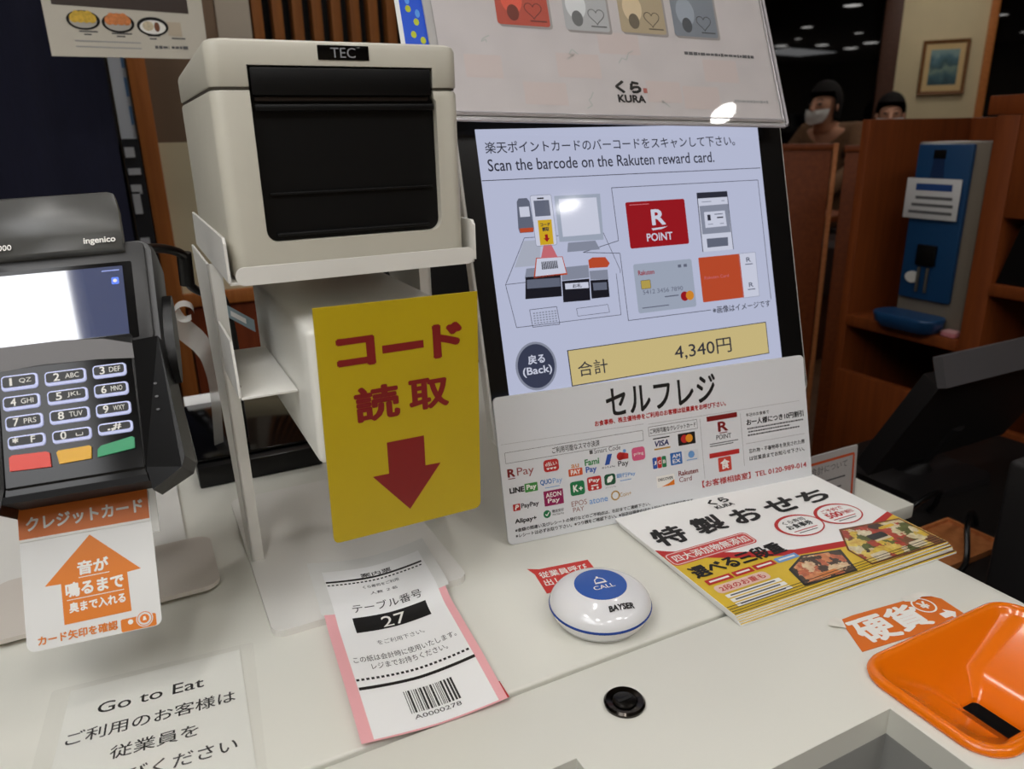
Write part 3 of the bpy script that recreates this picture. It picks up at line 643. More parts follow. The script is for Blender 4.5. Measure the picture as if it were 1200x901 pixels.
q(L3, [(53.7, 142.6), (62, 142.6), (68.4, 127), (48.2, 127)], S_PINK); q(L3, [(44.2, 131.2), (72.4, 130.4), (75.2, 112.6), (39.2, 112)], S_OR); q(L4, [(45, 130.4), (71.6, 129.8), (74, 114.2), (41, 113.8)], S_WHITE)
for k in range(12): q(1.4, [(49.2 + k * 1.42, 127), (50 + k * 1.42, 127), (50 + k * 1.46, 119.6), (49 + k * 1.46, 119.6)], S_BLACK)
q(L2, [(33, 122), (46, 122), (42, 113), (30, 112.6)], S_GREY); q(L3, [(31, 114), (67.8, 113.2), (66.4, 92.4), (28, 93.4)], S_BLACK); q(L4, [(32, 111.4), (66.6, 110.4), (66.4, 102), (31, 103)], S_MG)
q(L2, [(70, 119.8), (99, 120), (98.6, 107.6), (68.4, 107.4)], S_GREY); q(L3, [(68.4, 106.8), (98.2, 106.6), (96.6, 85.6), (67.2, 86.4)], S_BLACK); q(L4, [(71.2, 104.2), (96.6, 103.4), (96.4, 97.6), (71.1, 98.6)], S_WHITE); b.text('お札', 79, 99, 89, 103, 1.4, S_INK, .02)
q(L2, [(99.4, 114), (119.6, 113.6), (119.4, 104), (99.4, 105.4)], S_GREY); q(L3, [(99.2, 104.8), (119, 104), (118.4, 86.6), (98.2, 86.8)], S_BLACK); q(L4, [(101.5, 102), (117, 101.4), (116.6, 94), (101.4, 94.6)], S_MG)
q(L3, [(99.6, 124.6), (104.6, 126.8), (118.8, 126), (123, 119.6), (120, 116), (99.6, 116.6)], S_OR)
b.path([(31, 83), (59.6, 83.1), (60.6, 66), (32, 66.3)], .5, L2, S_INK, True)
for i in range(8):
    for j in range(5): q(L2, [(34 + i * 3.2, 69 + j * 2.4), (36 + i * 3.2, 69 + j * 2.4), (36 + i * 3.2, 70.2 + j * 2.4), (34 + i * 3.2, 70.2 + j * 2.4)], S_GREY)
b.path([(80.5, 79), (115.4, 79.4), (116.4, 71.6), (81, 71.5)], .4, L1, S_INK, True)
# cards and phone
q(L2, rrect(148.6, 131.9, 219, 178.2, 2), S_RED); b.text('R', 177, 153.4, 193.4, 169.4, L3, S_WHITE, .03); q(L3, [(175.8, 150.4), (195, 151.4), (188, 149.2), (177, 148.4)], S_WHITE); b.text('POINT', 169, 137.6, 199.8, 145.6, L3, S_WHITE, .02); b.line((153, 175.2), (176, 175.2), .8, L3, S_PINK)
q(L2, [(235, 183.5), (274, 183.4), (274.4, 121.8), (234.4, 122)], S_INK); q(L3, [(235.8, 177.4), (273.2, 177.4), (273.6, 121.8), (235.2, 122)], S_WHITE); q(L4, [(236.6, 169.6), (273.2, 170), (272.8, 140.2), (236.6, 140.2)], S_GREY); q(1.4, [(241.4, 163), (268, 163.2), (268.6, 147), (241.2, 146.6)], S_WHITE); q(1.4, [(241, 135.3), (268.2, 135.2), (267.6, 126.2), (241, 126)], S_MG)
q(1.5, [(245, 160), (249, 160), (249, 154), (245, 154)], S_INK); b.line((254, 160), (265, 160), .9, 1.5, S_MG); b.line((257, 156.4), (265, 156.4), 1.4, 1.5, S_INK); b.line((245, 150), (251, 150), .8, 1.5, S_GREY); b.line((260, 150), (265, 150), .8, 1.5, S_GREY); b.line((240, 173.6), (252, 173.6), .8, 1.5, S_GREY); b.line((265, 173.6), (269, 173.6), .8, 1.5, S_GREY)
q(L2, rrect(149.2, 66.6, 219.4, 116.2, 2.5), S_SILVER); b.text('Rakuten', 154, 104.6, 173, 109.4, L3, S_RED, .02); q(L3, rrect(155.8, 90.6, 167, 99.2, 1), S_GOLD); b.path(rrect(155.8, 90.6, 167, 99.2, 1), .4, L4, S_INK, True)
b.text('5412 3456 7890', 157, 85.0, 205, 89.4, L3, S_MG); b.line((182, 80.4), (199, 80.4), 1.2, L3, S_MG); q(L3, ell(206.2, 78.6, 4.9), S_RED); q(L4, ell(212.6, 78.8, 4.9), scr('amber', (232, 150, 50))); b.line((202, 110), (206, 110), 3, L3, S_MG); b.line((209, 110), (213, 110), 3, L3, S_MG); b.line((154, 71.6), (186, 71.6), 1, L3, S_MG)
q(L2, [(280, 116.6), (302, 116.6), (301.4, 69.4), (280, 69.4)], S_WHITE); b.path([(280, 116.6), (302, 116.6), (301.4, 69.4), (280, 69.4)], .4, L3, S_GREY, True); q(L3, rrect(228, 69.8, 281, 116.5, 1), S_OR); b.text('Rakuten Card', 233, 93.4, 264, 96.6, L4, S_PINK, .0)
b.text('R', 289, 107, 295, 112, L3, S_MG, .02); b.line((287, 104.6), (297, 104.6), 1, L3, S_MG); b.text('R', 289, 80, 295, 85, L3, S_MG, .02); b.line((287, 77.6), (297, 77.6), 1, L3, S_MG)
q(L1, [(64.8, 40), (306.5, 40.8), (306.5, 6.2), (65.2, 4.4)], S_INK); q(L2, [(65.8, 39.2), (305.6, 40), (305.6, 7), (66.2, 5.4)], S_CREAM)
b.build('screen_graphics', mo)
b = MB(.001); b.flat(ell(30.6, 29.2, 21.4, 23.2), L1, S_GREY); b.flat(ell(30.6, 29.2, 19.2, 21), L2, S_NAVY); b.text('戻る', 22.6, 31.4, 40.2, 40.4, L3, S_WHITE, .025); b.text('(Back)', 16, 19.6, 46.4, 29, L3, S_WHITE, .02); b.build('back_button', mo)
b = MB(); ft = rrect(0.37, 0.60, 0.60, 0.80, 0.02); b.prism(ft, 0.0004, 0.016, CASE_W); o = b.build('stand_foot'); o.parent = mo; bpy.context.view_layer.update(); o.matrix_parent_inverse = mo.matrix_world.inverted()

# ------------------------------------------------------------------ poster pocket over the monitor
pc = thing('poster_case', 'clear acrylic case with a white marbled card poster above the monitor', 'poster holder', matrix=fmatrix((0.641, 0.615, 0.3629), -4, 24, -2))
POST = mat('poster_paper', (212, 206, 206), rough=0.5, noise=0.05, nscale=25)
b = MB(.001); b.prism([(-374, 4.5), (-7, 4.5), (-10, 205), (-380, 205)], -2.2, -1.9, POST); b.build('poster', pc)
b = MB(.001); w = -1.7
for u, v, x, y in ((-354, 40, 36, 22), (-262, 44, 46, 24), (-300, 16, 44, 22), (-126, 16, 44, 24), (-96, 46, 42, 24), (-214, 70, 46, 22), (-168, 22, 40, 22)): b.flat([(u, v), (u + x, v), (u + x, v + y), (u, v + y)], w, PALEPINK)
GREEN_SPOT = mat('marble_grey', (190, 194, 190), rough=.5)
for u, v, n in ((-250, 62, 5), (-176, 74, 5), (-330, 74, 4), (-150, 24, 3), (-228, 30, 4)):
    p = [(u, v)]
    for k in range(n): p.append((p[-1][0] + random.uniform(-6, 9), p[-1][1] + random.uniform(-9, 5)))
    b.path(p, 1.1, w, GREEN_SPOT)
bars(b, -116, -29, 75.5, 3.6, w, INK_SOFT, 5); b.text('くら', -203, 30, -174, 43, -1.5, INK, .06); b.text('KURA', -202, 20.5, -171, 28.6, -1.5, INK, .04); b.flat([(-172, 31), (-167.6, 31), (-167.6, 36), (-172, 36)], -1.5, mat('seal_red', (190, 110, 100)))
bars(b, -64, -21, 26, 3.2, w, RULE, 8)
b.build('poster_print', pc)
for k, (rgb, u0, u1, v0, lab) in enumerate((((196, 84, 66), -316, -262.5, 92.8, 'red'), ((190, 192, 194), -246.5, -198.5, 91.8, 'silver'), ((188, 172, 142), -185.5, -133.5, 93.4, 'sand'), ((138, 146, 156), -123.5, -70.5, 93.6, 'slate'))):
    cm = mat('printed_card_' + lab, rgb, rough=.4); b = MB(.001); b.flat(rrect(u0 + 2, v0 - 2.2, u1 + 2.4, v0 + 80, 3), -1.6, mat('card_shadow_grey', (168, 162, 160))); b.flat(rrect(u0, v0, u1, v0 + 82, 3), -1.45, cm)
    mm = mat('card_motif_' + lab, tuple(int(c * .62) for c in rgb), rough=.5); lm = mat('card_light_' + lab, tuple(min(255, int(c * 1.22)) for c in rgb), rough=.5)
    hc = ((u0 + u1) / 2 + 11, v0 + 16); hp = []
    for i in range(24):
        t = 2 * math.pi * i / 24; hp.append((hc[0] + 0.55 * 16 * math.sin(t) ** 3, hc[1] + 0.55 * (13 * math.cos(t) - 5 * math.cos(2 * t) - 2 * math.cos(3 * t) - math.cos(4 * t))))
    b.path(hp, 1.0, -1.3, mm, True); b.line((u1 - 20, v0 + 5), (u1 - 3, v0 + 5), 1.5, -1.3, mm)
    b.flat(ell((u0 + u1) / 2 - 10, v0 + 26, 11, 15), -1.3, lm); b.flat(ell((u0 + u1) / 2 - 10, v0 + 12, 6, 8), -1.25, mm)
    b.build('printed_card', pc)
b = MB(.001); P = [(-382, 0), (0, 0), (-4, 208), (-389, 208)]
b.prism(P, -1.0, 0.6, CLEAR); b.build('clear_front', pc)
b = MB(.001); b.prism([(-381, 0.5), (-1, 0.5), (-5, 207), (-388, 207)], -5.6, -3.6, mat('acrylic_back', (196, 194, 192), rough=.2)); b.build('back_panel', pc)
RIMM = mat('acrylic_edge', (190, 186, 190), rough=0.1, coat=.5)
b = MB(.001)
b.tube([(-382, 0, -2.5), (-4, 0, -2.5)], 1.6, RIMM); b.tube([(-2, 1, -2.5), (0.4, 4, -2.5), (-4, 208, -2.5)], 1.6, RIMM); b.tube([(-6.5, 6, 0.2), (-10, 208, 0.2)], 0.8, RIMM); b.tube([(-382, 6.5, .2), (-6.5, 6.5, .2)], .7, RIMM)
b.build('rim', pc)
MB(.001).prism(rrect(-240, 60, -150, 200, 5), -40, -6, BLACK_MATT).build('bracket', pc)
bl = thing('blue_leaflet', 'bright blue leaflet with white edge beside the poster case', 'leaflet', matrix=fmatrix((0.641, 0.615, 0.3629), -4, 24, -2) @ Matrix.Translation((0, 0, -0.0066)))
b = MB(.001); b.prism([(-408, 30), (-330, 30), (-330, 205), (-411, 205)], -.5, 0, PAPER); b.build('sheet', bl)
b = MB(.001); b.flat([(-404, 32), (-330, 32), (-330, 205), (-407, 205)], .15, mat('leaflet_blue', (24, 84, 216), rough=.4))
YG = mat('leaflet_lime', (190, 200, 40)); LBm = mat('leaflet_sky', (90, 160, 240))
for u, v in ((-396, 80), (-392, 92), (-398, 104), (-388, 75)): b.flat(ell(u, v, 2.6, 3.4, 10), .3, YG)
for u, v in ((-398, 112), (-390, 100)): b.flat(ell(u, v, 2.2, 4, 10), .3, LBm)
b.build('print', bl)

# ------------------------------------------------------------------ card terminal
TM = fmatrix((-0.0917, 0.530, 0.1656), -10, 32, 2)
te = thing('card_terminal', 'dark grey card payment terminal with keypad and screen', 'card terminal', matrix=TM)
b = MB(.001)
def tl(u0, v0, u1, v1, r, z): return [(p[0], p[1], z) for p in rrect(u0, v0, u1, v1, r, 6)]
b.loops([tl(-18, -14, 92, 145, 10, -48), tl(-24, -16, 97, 150, 12, -36), tl(-24, -16, 97, 152, 10, -8), tl(-22, -15, 95, 151, 9, -3.2)], DARK_GREY); b.build('body', te)
b = MB(.001); b.loops([tl(-9, 76, 91, 149, 4, -3.2), tl(-9, 76, 91, 149, 4, -0.6), tl(-8, 77, 90, 148, 4, 0)], DARK_GREY); b.build('screen_frame', te)
b = MB(.001); b.prism(rrect(-7, 78.2, 82.2, 134.6, 1.5), 0, .25, BLACK_GLOSS); b.build('screen_glass', te)
TSM = mat('terminal_screen', (12, 13, 20), rough=0.04, spec=0.9); bs = TSM.node_tree.nodes['Principled BSDF']; bs.inputs['Emission Color'].default_value = s2l((120, 136, 190)); bs.inputs['Emission Strength'].default_value = 0.26; bs.inputs['IOR'].default_value = 2.1
b = MB(.001); b.prism(rrect(-1.4, 79, 76.2, 131.6, .5), .25, .4, TSM); b.build('screen', te)
b = MB(.001); b.flat(rrect(68.5, 118.2, 73.2, 123.4, .8), .55, mat('term_icon', (70, 110, 220), emit=.5)); b.flat(ell(70.8, 120.8, 1.3, n=14), .7, INKW)
b.line((63, 128.6), (74, 128.6), .9, .55, mat('term_line', (120, 134, 190), emit=.5)); b.build('screen_icon', te)
# printer lid: rounded hood rising behind the screen
b = MB(.001); L = []
for v, w, k in ((141.5, -6, 0), (141.8, 2.2, 0), (143.5, 4.2, 0.4), (154, 5.6, .2), (156, 6.6, 0.2), (172, 6.0, .8), (186, 2.0, 3.5), (191.5, -5.0, 9), (191.6, -20, 11)):
    L.append([(-4.5 + k * 1.0, v, w), (-2.5 + k, v, w + 1.2 if 0 < w else w), (37, v, w + 2.0 if 0 < w else w), (76.5 - k, v, w + 1.2 if 0 < w else w), (79.2 - k, v, w), (79.2 - k, v, w - 8), (-4.5 + k, v, w - 8)])
b.loops(L, LID_GREY); b.build('paper_lid', te)
b = MB(.001); b.text('ingenico', 55.2, 145.3, 75.2, 151.0, 7.4, INKW, .03); b.text('Desk/5000', -12, 146.6, 11.7, 150.6, 7.4, INKW, .015); b.build('lettering', te)
b = MB(.001); b.loops([tl(-4.4, -13, 78, 81.5, 3, -3.2), tl(-4.4, -13, 78, 81.5, 3, 0.4), tl(-3.6, -12.2, 77.2, 81, 3, 1.0)], BLACK); b.build('keypad_frame', te)
b = MB(.001); b.prism([(-4.2, 64.6), (20, 66.4), (55, 65.6), (77.8, 63.4), (77.4, 74), (60, 79.5), (36, 81.6), (-4.2, 81.4)], 0.8, 1.5, mat('keypad_band', (104, 102, 102), rough=.5, metal=.2)); b.build('keypad_band', te)
b = MB(.001); b.prism([(-3, -11.5), (76.6, -11.5), (76.2, 63.5), (60, 65.4), (20, 66), (-3, 65)], 1.0, 1.35, BLACK_GLOSS); kp = b.build('keypad', te)
KB = mat('key_glow', (196, 202, 240), rough=.3, emit=.35)
KEYS = [('1', 'QZ', -1.6, 51.2, 19.6, 61.6), ('2', 'ABC', 23.4, 51.0, 48.0, 60.8), ('3', 'DEF', 51.8, 51.8, 72.4, 61.0), ('4', 'GHI', -1.4, 38.0, 20.0, 47.6), ('5', 'JKL', 24.0, 38.0, 48.0, 47.6), ('6', 'MNO', 51.6, 38.6, 72.5, 47.8),
        ('7', 'PRS', -0.8, 24.6, 20.8, 34.3), ('8', 'TUV', 24.4, 24.8, 48.0, 34.3), ('9', 'WXY', 51.6, 25.1, 72.8, 34.2), ('*', 'F', -0.2, 12.4, 21.3, 21.0), ('0', '␣', 25.0, 12.0, 48.0, 20.6), ('.,', '#', 51.7, 13.0, 72.8, 21.0)]
def key_mesh(n, s, u0, v0, u1, v1):
    b = MB(.001); r = 2.4
    b.loops([[(p[0], p[1], z) for p in rrect(u0 + k, v0 + k, u1 - k, v1 - k, r - k, 4)] for z, k in ((1.35, 0), (2.3, .2), (2.7, .8))], KB)
    b.flat(rrect(u0 + 1.0, v0 + 2.1, u1 - 1.3, v1 - 1.1, 1.6, 4), 2.85, BLACK)
    W = u1 - u0; c = v0 + .5 * (v1 - v0) + .5; h = 5.2
    if n == '*': b.text('*', u0 + 3, c - 1, u0 + 6.4, c + 2.6, 3.0, INKW, .03)
    elif n == '.,': b.text('.,', u0 + 6, c - 2.6, u0 + 10, c - .6, 3.0, INKW, .03)
    else: b.text(n, u0 + (W * .24 if n == '1' else W * .22), c - h / 2, u0 + W * (.31 if n == '1' else .37), c + h / 2, 3.0, INKW, .02)
    if s == '␣': b.path([(u0 + W * .62, c + .4), (u0 + W * .62, c - 1.4), (u0 + W * .78, c - 1.4), (u0 + W * .78, c + .4)], .5, 3.0, INKW)
    elif s in 'F#': b.text(s, u0 + W * (.62 if s == 'F' else .45), c - 2, u0 + W * (.74 if s == 'F' else .68), c + 2.4, 3.0, INKW, .02)
    else: b.text(s, u0 + W * .50, c - 1.7, u0 + W * .83, c + 1.7, 3.0, INKW, .0)
    return b
for kdef in KEYS: key_mesh(*kdef).build('key', kp)
for nm, rgb, P in (('red', (222, 60, 40), [(0.2, -1.2), (23.4, -2.2), (23.0, 7.0), (21, 8.0), (2, 8.8), (0.2, 7.5)]), ('yellow', (224, 168, 16), [(28.2, -1.3), (46.6, -0.9), (47.2, 6.8), (46, 7.8), (28, 7.4), (26.9, 6.2)]), ('green', (22, 150, 96), [(50.2, -0.8), (72.6, 1.6), (73.0, 8.6), (71.5, 9.6), (53, 6.4), (50.8, 4.4)])):
    km = mat('key_' + nm, rgb, rough=.35, emit=.05); b = MB(.001); b.prism(P, 1.35, 2.8, km); o = b.build('function_key', kp); o['label'] = nm + ' key'
b = MB(.001); L = []
for u, w in ((-4, -3), (-4, 1), (20, 1.6), (55, 1.6), (77.5, 1), (77.5, -3)): L.append(u)
b.prism([(-6, -20), (78, -20), (77, -12.5), (-4.5, -12.5)], -30, 0.2, BLACK_GLOSS); b.prism([(-6.4, -21.5), (79, -21.5), (78, -17), (-6, -17)], -31, 2.0, mat('slot_black', (9, 9, 10), rough=.55, spec=.2)); b.build('card_slot', te)
for sx in (1, -1):
    b = MB(.001); c = 37
    def U(u): return c + sx * (u - c)
    prof = [(77.6, 76, 1.0), (95, 74.5, 9), (103, -10, 9), (100.5, -17, 9), (81, -28, 4), (78, -12, 1.5)]
    vs = [(U(u), v, w) for u, v, w in prof] + [(U(u + (2 if u > 90 else 0)), v, -26) for u, v, w in prof]
    n = 6; fs = [tuple(range(n)), tuple(range(2 * n - 1, n - 1, -1))] + [(i, n + i, n + (i + 1) % n, (i + 1) % n) for i in range(n)]
    b.add(vs, fs, BLACK)
    if sx == 1:
        for v in (41.9, 32.9, 24.0): b.flat(ell(90, v, 1.2, .8, 10), 7.6 - (90 - 90) * .4, INK_SOFT)
    b.build('privacy_shield', te)
b = MB(.001); b.loops([[(98 + s, 80 + 33 * math.sin(t) , -18 + 11 * math.cos(t)) for t in [2 * math.pi * i / 24 for i in range(24)]] for s in (-4, 3, 5)], BLACK); b.build('side_roller', te)
b = MB(); b.prism(rrect(-0.29, 0.605, 0.0, 0.87, 0.012), 0.0004, 0.005, WHITE_METAL); o = b.build('base_plate'); o.parent = te; bpy.context.view_layer.update(); o.matrix_parent_inverse = te.matrix_world.inverted()
b = MB(); b.prism(rrect(-0.15, 0.597, 0.0205, 0.690, 0.014), 0.0052, 0.009, mat('mount_beige', (218, 210, 200), rough=.4)); o = b.build('mount_plate'); o.parent = te; bpy.context.view_layer.update(); o.matrix_parent_inverse = te.matrix_world.inverted()
b = MB(); b.tube([(-0.06, 0.655, 0.009), (-0.06, 0.65, 0.10), (-0.055, 0.635, 0.178)], [0.016, 0.013, 0.013], BLACK, 16); b.tube([(-0.10, 0.60, 0.128), (-0.055, 0.61, 0.150)], 0.012, BLACK, 10); o = b.build('mount_post'); o.parent = te; bpy.context.view_layer.update(); o.matrix_parent_inverse = te.matrix_world.inverted()

cs = thing('credit_card_sign', 'white and orange insert-card sign hanging below the terminal', 'sign', matrix=fmatrix((-0.1007, 0.500, 0.0513), -10, 32, 2))
b = MB(.001); b.prism(rrect(-2, 0, 78.4, 94.5, 5, 4, (1, 1, 0, 0)), -1.2, 0, mat('sign_white', (226, 226, 224), rough=.25)); b.build('panel', cs)
b = MB(.001); b.flat([(-2, 72.4), (77.4, 72.0), (77.8, 94.4), (-2, 94.4)], .15, mat('band_orange', (218, 116, 44), rough=.45)); b.build('header_band', cs)
b = MB(.001); b.flat([(39.7, 68.2), (68.8, 39.4), (60.3, 38.8), (60.6, 13.0), (20.4, 12.8), (20.3, 39.2), (10.8, 39.6)], .15, mat('arrow_orange', (222, 122, 16), rough=.45)); b.build('arrow', cs)
b = MB(.001); b.text('クレジットカード', 2.5, 77.0, 74, 86.5, .3, INKW, .035)
b.text('音が', 30.6, 42.6, 49.6, 51.8, .3, INKW, .04); b.text('鳴るまで', 22.6, 29.4, 57.8, 39.0, .3, INKW, .04); b.text('奥まで入れる', 24, 19.4, 57.8, 26.0, .3, INKW, .035); b.line((23, 27.9), (57.4, 27.9), .5, .3, INKW); b.line((31, 41.2), (49.6, 41.2), .5, .3, INKW)
b.text('カード矢印を確認', 4.6, 3.0, 51.6, 9.0, .3, mat('arrow_orange', (222, 122, 16)), .03)
b.flat(rrect(53.4, 0.4, 75, 8.6, 1.2), .15, mat('arrow_orange', (222, 122, 16))); b.flat(ell(68, 6.3, 5.2), .3, mat('sign_white', (226, 226, 224))); b.ring(ell(68, 6.3, 4.6), ell(68, 6.3, 4.1), .4, ORANGE); b.flat(ell(68, 6.3, 2.9), .4, ORANGE); b.flat([(66.9, 5.2), (69.1, 5.2), (68.6, 7.8), (67.4, 7.8)], .5, INKW); b.flat(ell(59.4, 6.0, 1.6), .3, INKW)
b.build('lettering', cs)
b = MB(.001); b.prism([(78.4, 62), (83, 62), (82.6, 95.5), (78.0, 95.5)], -1.5, .4, clear_mat('clip_clear', haze=.4)); b.prism([(-2, 70.6), (77.6, 70.2), (77.6, 72.0), (-2, 72.4)], .1, .7, INKW); b.build('clip', cs)

# ------------------------------------------------------------------ notice and ticket on the counter
no = thing('counter_notice', 'laminated white notice starting Go to Eat taped to the counter', 'notice', matrix=fmatrix((-0.0956, 0.4487, 0.0006), -5, 90))
b = MB(.001); b.prism([(-1, -110), (118, -110), (112, 72), (1, 72)], 0, .15, mat('notice_paper', (236, 236, 228), rough=.35)); b.build('sheet', no)
b = MB(.001); b.text('Go to Eat', 20.5, 39.8, 87, 50.6, .3, INK, .008)
b.text('ご利用のお客様は', 4.7, 16.0, 106.8, 28.0, .3, INK, .008); b.text('従業員を', 32.1, -7.0, 83.4, 4.6, .3, INK, .008); b.text('お呼びください', 17, -30.0, 106.2, -18.0, .3, INK, .008); b.build('lettering', no)
b = MB(.001); b.flat(rrect(-11, -113, 122, 77, 3), .6, CLEAR_FILM); b.build('laminate', no)

def ticket_lift(x, y, z):
    t = abs(x - 48) / 50.0
    base = 6.4 * (lambda q: q * q * (3 - 2 * q))(min(1, max(0, (y - 112) / 30.0)))          # climbs over the edge of the stand's base plate
    return (x, y, z + 1.0 + base + 6.5 * t ** 1.6 * (0.55 + .45 * min(1, max(0, (y + 10) / 60.0))))
tk = thing('table_ticket', 'creased white table ticket number 27 with pink edges and barcode', 'ticket', matrix=fmatrix((0.0785, 0.3765, 0.0004), -4.0, 90))
def grid_sheet(u0, v0, u1, v1, w, m, nu=14, nv=72, warp=ticket_lift):
    b = MB(.001, warp=warp); vs = [(u0 + (u1 - u0) * i / nu, v0 + (v1 - v0) * j / nv, w) for j in range(nv + 1) for i in range(nu + 1)]
    b.add(vs, [(j * (nu + 1) + i, j * (nu + 1) + i + 1, (j + 1) * (nu + 1) + i + 1, (j + 1) * (nu + 1) + i) for j in range(nv) for i in range(nu)], m, True); return b
grid_sheet(-2, -3, 96, 133, -.5, STRIP_PINK).build('pink_backing', tk)
grid_sheet(6, -2, 90, 190, 0, PAPER).build('slip', tk)
grid_sheet(-4, 130, 99, 207, -.3, mat('ticket_top', (226, 226, 222), rough=.6)).build('top_sheet', tk)
b = MB(.001, warp=ticket_lift)
def seg(u0, u1, v, t, w, m, dash=None):
    n = 24
    for i in range(n):
        a = u0 + (u1 - u0) * i / n; e = u0 + (u1 - u0) * (i + (dash or 1)) / n; b.flat([(a, v - t / 2), (e, v - t / 2), (e, v + t / 2), (a, v + t / 2)], w, m)
w = .25
b.text('案内票', 36, 174, 62, 180.5, w, INK, .01); seg(6.5, 88, 172.5, 2.6, w, INK); seg(7, 88, 167.6, 1.8, w, INK, .6)
b.text('くら寿司をご利用', 34, 157, 64, 161.4, w, INK_SOFT, .01); b.text('人数 ２名', 38, 147, 60, 151, w, INK_SOFT, .01)
b.text('テーブル番号', 20, 128.5, 76, 137, w, INK, .0)
for i in range(14):
    for j in range(5): b.flat([(18 + i * 4.2, 107.5 + j * 3.3), (22.25 + i * 4.2, 107.5 + j * 3.3), (22.25 + i * 4.2, 110.85 + j * 3.3), (18 + i * 4.2, 110.85 + j * 3.3)], w, INK)
b.text('27', 39, 109, 58, 121, .6, INKW)
b.text('をご利用下さい。', 30, 89.5, 66, 95, w, INK_SOFT, .0); b.text('この紙は会計時に使用いたします。', 9, 72.0, 86, 79.0, w, INK, .0); b.text('レジまでお持ちください。', 20, 62.5, 76, 69.5, w, INK, .0)
seg(6.5, 90, 53.4, 2.4, w, INK, .6); seg(6.5, 90, 44.4, 3.0, w, INK)
u = 34.0; R = random.Random(3)
while u < 67:
    t = R.choice((.5, .5, .9, 1.4)); b.flat([(u, 12), (u + t, 12), (u + t, 34), (u, 34)], w, INK); u += t + R.choice((.5, .7, 1.1))
b.text('A0000278', 35, 6.2, 67, 10, w, INK, .0); b.build('print', tk)
b = MB(.001, warp=ticket_lift); b.prism([(93, -2.4), (97.5, -2.0), (96.8, 14), (93, 15)], -1.2, -.9, RED); b.build('red_tab', tk)

# ------------------------------------------------------------------ stack of flyers
YEL2 = mat('flyer_yellow', (222, 186, 44), rough=.35, noise=.06, nscale=40); FW_M = mat('flyer_white', (244, 243, 240), rough=.4)
FD = dict(red=mat('food_red', (176, 60, 40)), org=mat('food_orange', (214, 130, 70), noise=.2, nscale=200), yel=mat('food_yellow', (220, 180, 60), noise=.2, nscale=200), blk=mat('food_black', (30, 26, 24), rough=.3), wht=mat('food_cream', (214, 200, 170), noise=.15, nscale=250), grn=mat('food_green', (130, 150, 60), noise=.2, nscale=200), brn=mat('food_brown', (120, 70, 40), noise=.3, nscale=200))
FT = 1.6
def food_print(name, cols, scale):
    m = mat(name, (200, 150, 80), rough=.35); nt = m.node_tree; bs = nt.nodes['Principled BSDF']
    tc = nt.nodes.new('ShaderNodeTexCoord'); vo = nt.nodes.new('ShaderNodeTexVoronoi'); vo.inputs['Scale'].default_value = scale; vo.inputs['Randomness'].default_value = .9
    no_ = nt.nodes.new('ShaderNodeTexNoise'); no_.inputs['Scale'].default_value = scale * 2.2; no_.inputs['Detail'].default_value = 4
    mv = nt.nodes.new('ShaderNodeMix'); mv.data_type = 'VECTOR'; mv.inputs[0].default_value = .012
    nt.links.new(tc.outputs['Object'], mv.inputs[4]); nt.links.new(no_.outputs['Color'], mv.inputs[5]); nt.links.new(tc.outputs['Object'], no_.inputs['Vector']); nt.links.new(mv.outputs[1], vo.inputs['Vector'])
    sp = nt.nodes.new('ShaderNodeSeparateColor'); rp = nt.nodes.new('ShaderNodeValToRGB'); rp.color_ramp.interpolation = 'CONSTANT'
    nt.links.new(vo.outputs['Color'], sp.inputs[0]); nt.links.new(sp.outputs[0], rp.inputs[0])
    el = rp.color_ramp.elements; el[0].position = 0; el[0].color = s2l(cols[0]); el[1].position = 1 / len(cols); el[1].color = s2l(cols[1])
    for i, c in enumerate(cols[2:]): x = el.new((i + 2) / len(cols)); x.color = s2l(c)
    mx = nt.nodes.new('ShaderNodeMix'); mx.data_type = 'RGBA'; mx.blend_type = 'OVERLAY'; mx.inputs[0].default_value = .8
    nt.links.new(rp.outputs[0], mx.inputs[6]); nt.links.new(no_.outputs[0], mx.inputs[7]); nt.links.new(mx.outputs[2], bs.inputs['Base Color'])
    return m
FOOD_A = food_print('osechi_print', [(210, 178, 60), (214, 200, 166), (120, 74, 40), (170, 60, 40), (220, 190, 90), (90, 96, 40), (206, 190, 150), (60, 40, 28)], 95)
FOOD_B = food_print('shrimp_print', [(208, 130, 84), (190, 100, 66), (222, 190, 150), (70, 52, 40), (214, 150, 100), (40, 32, 28)], 110)
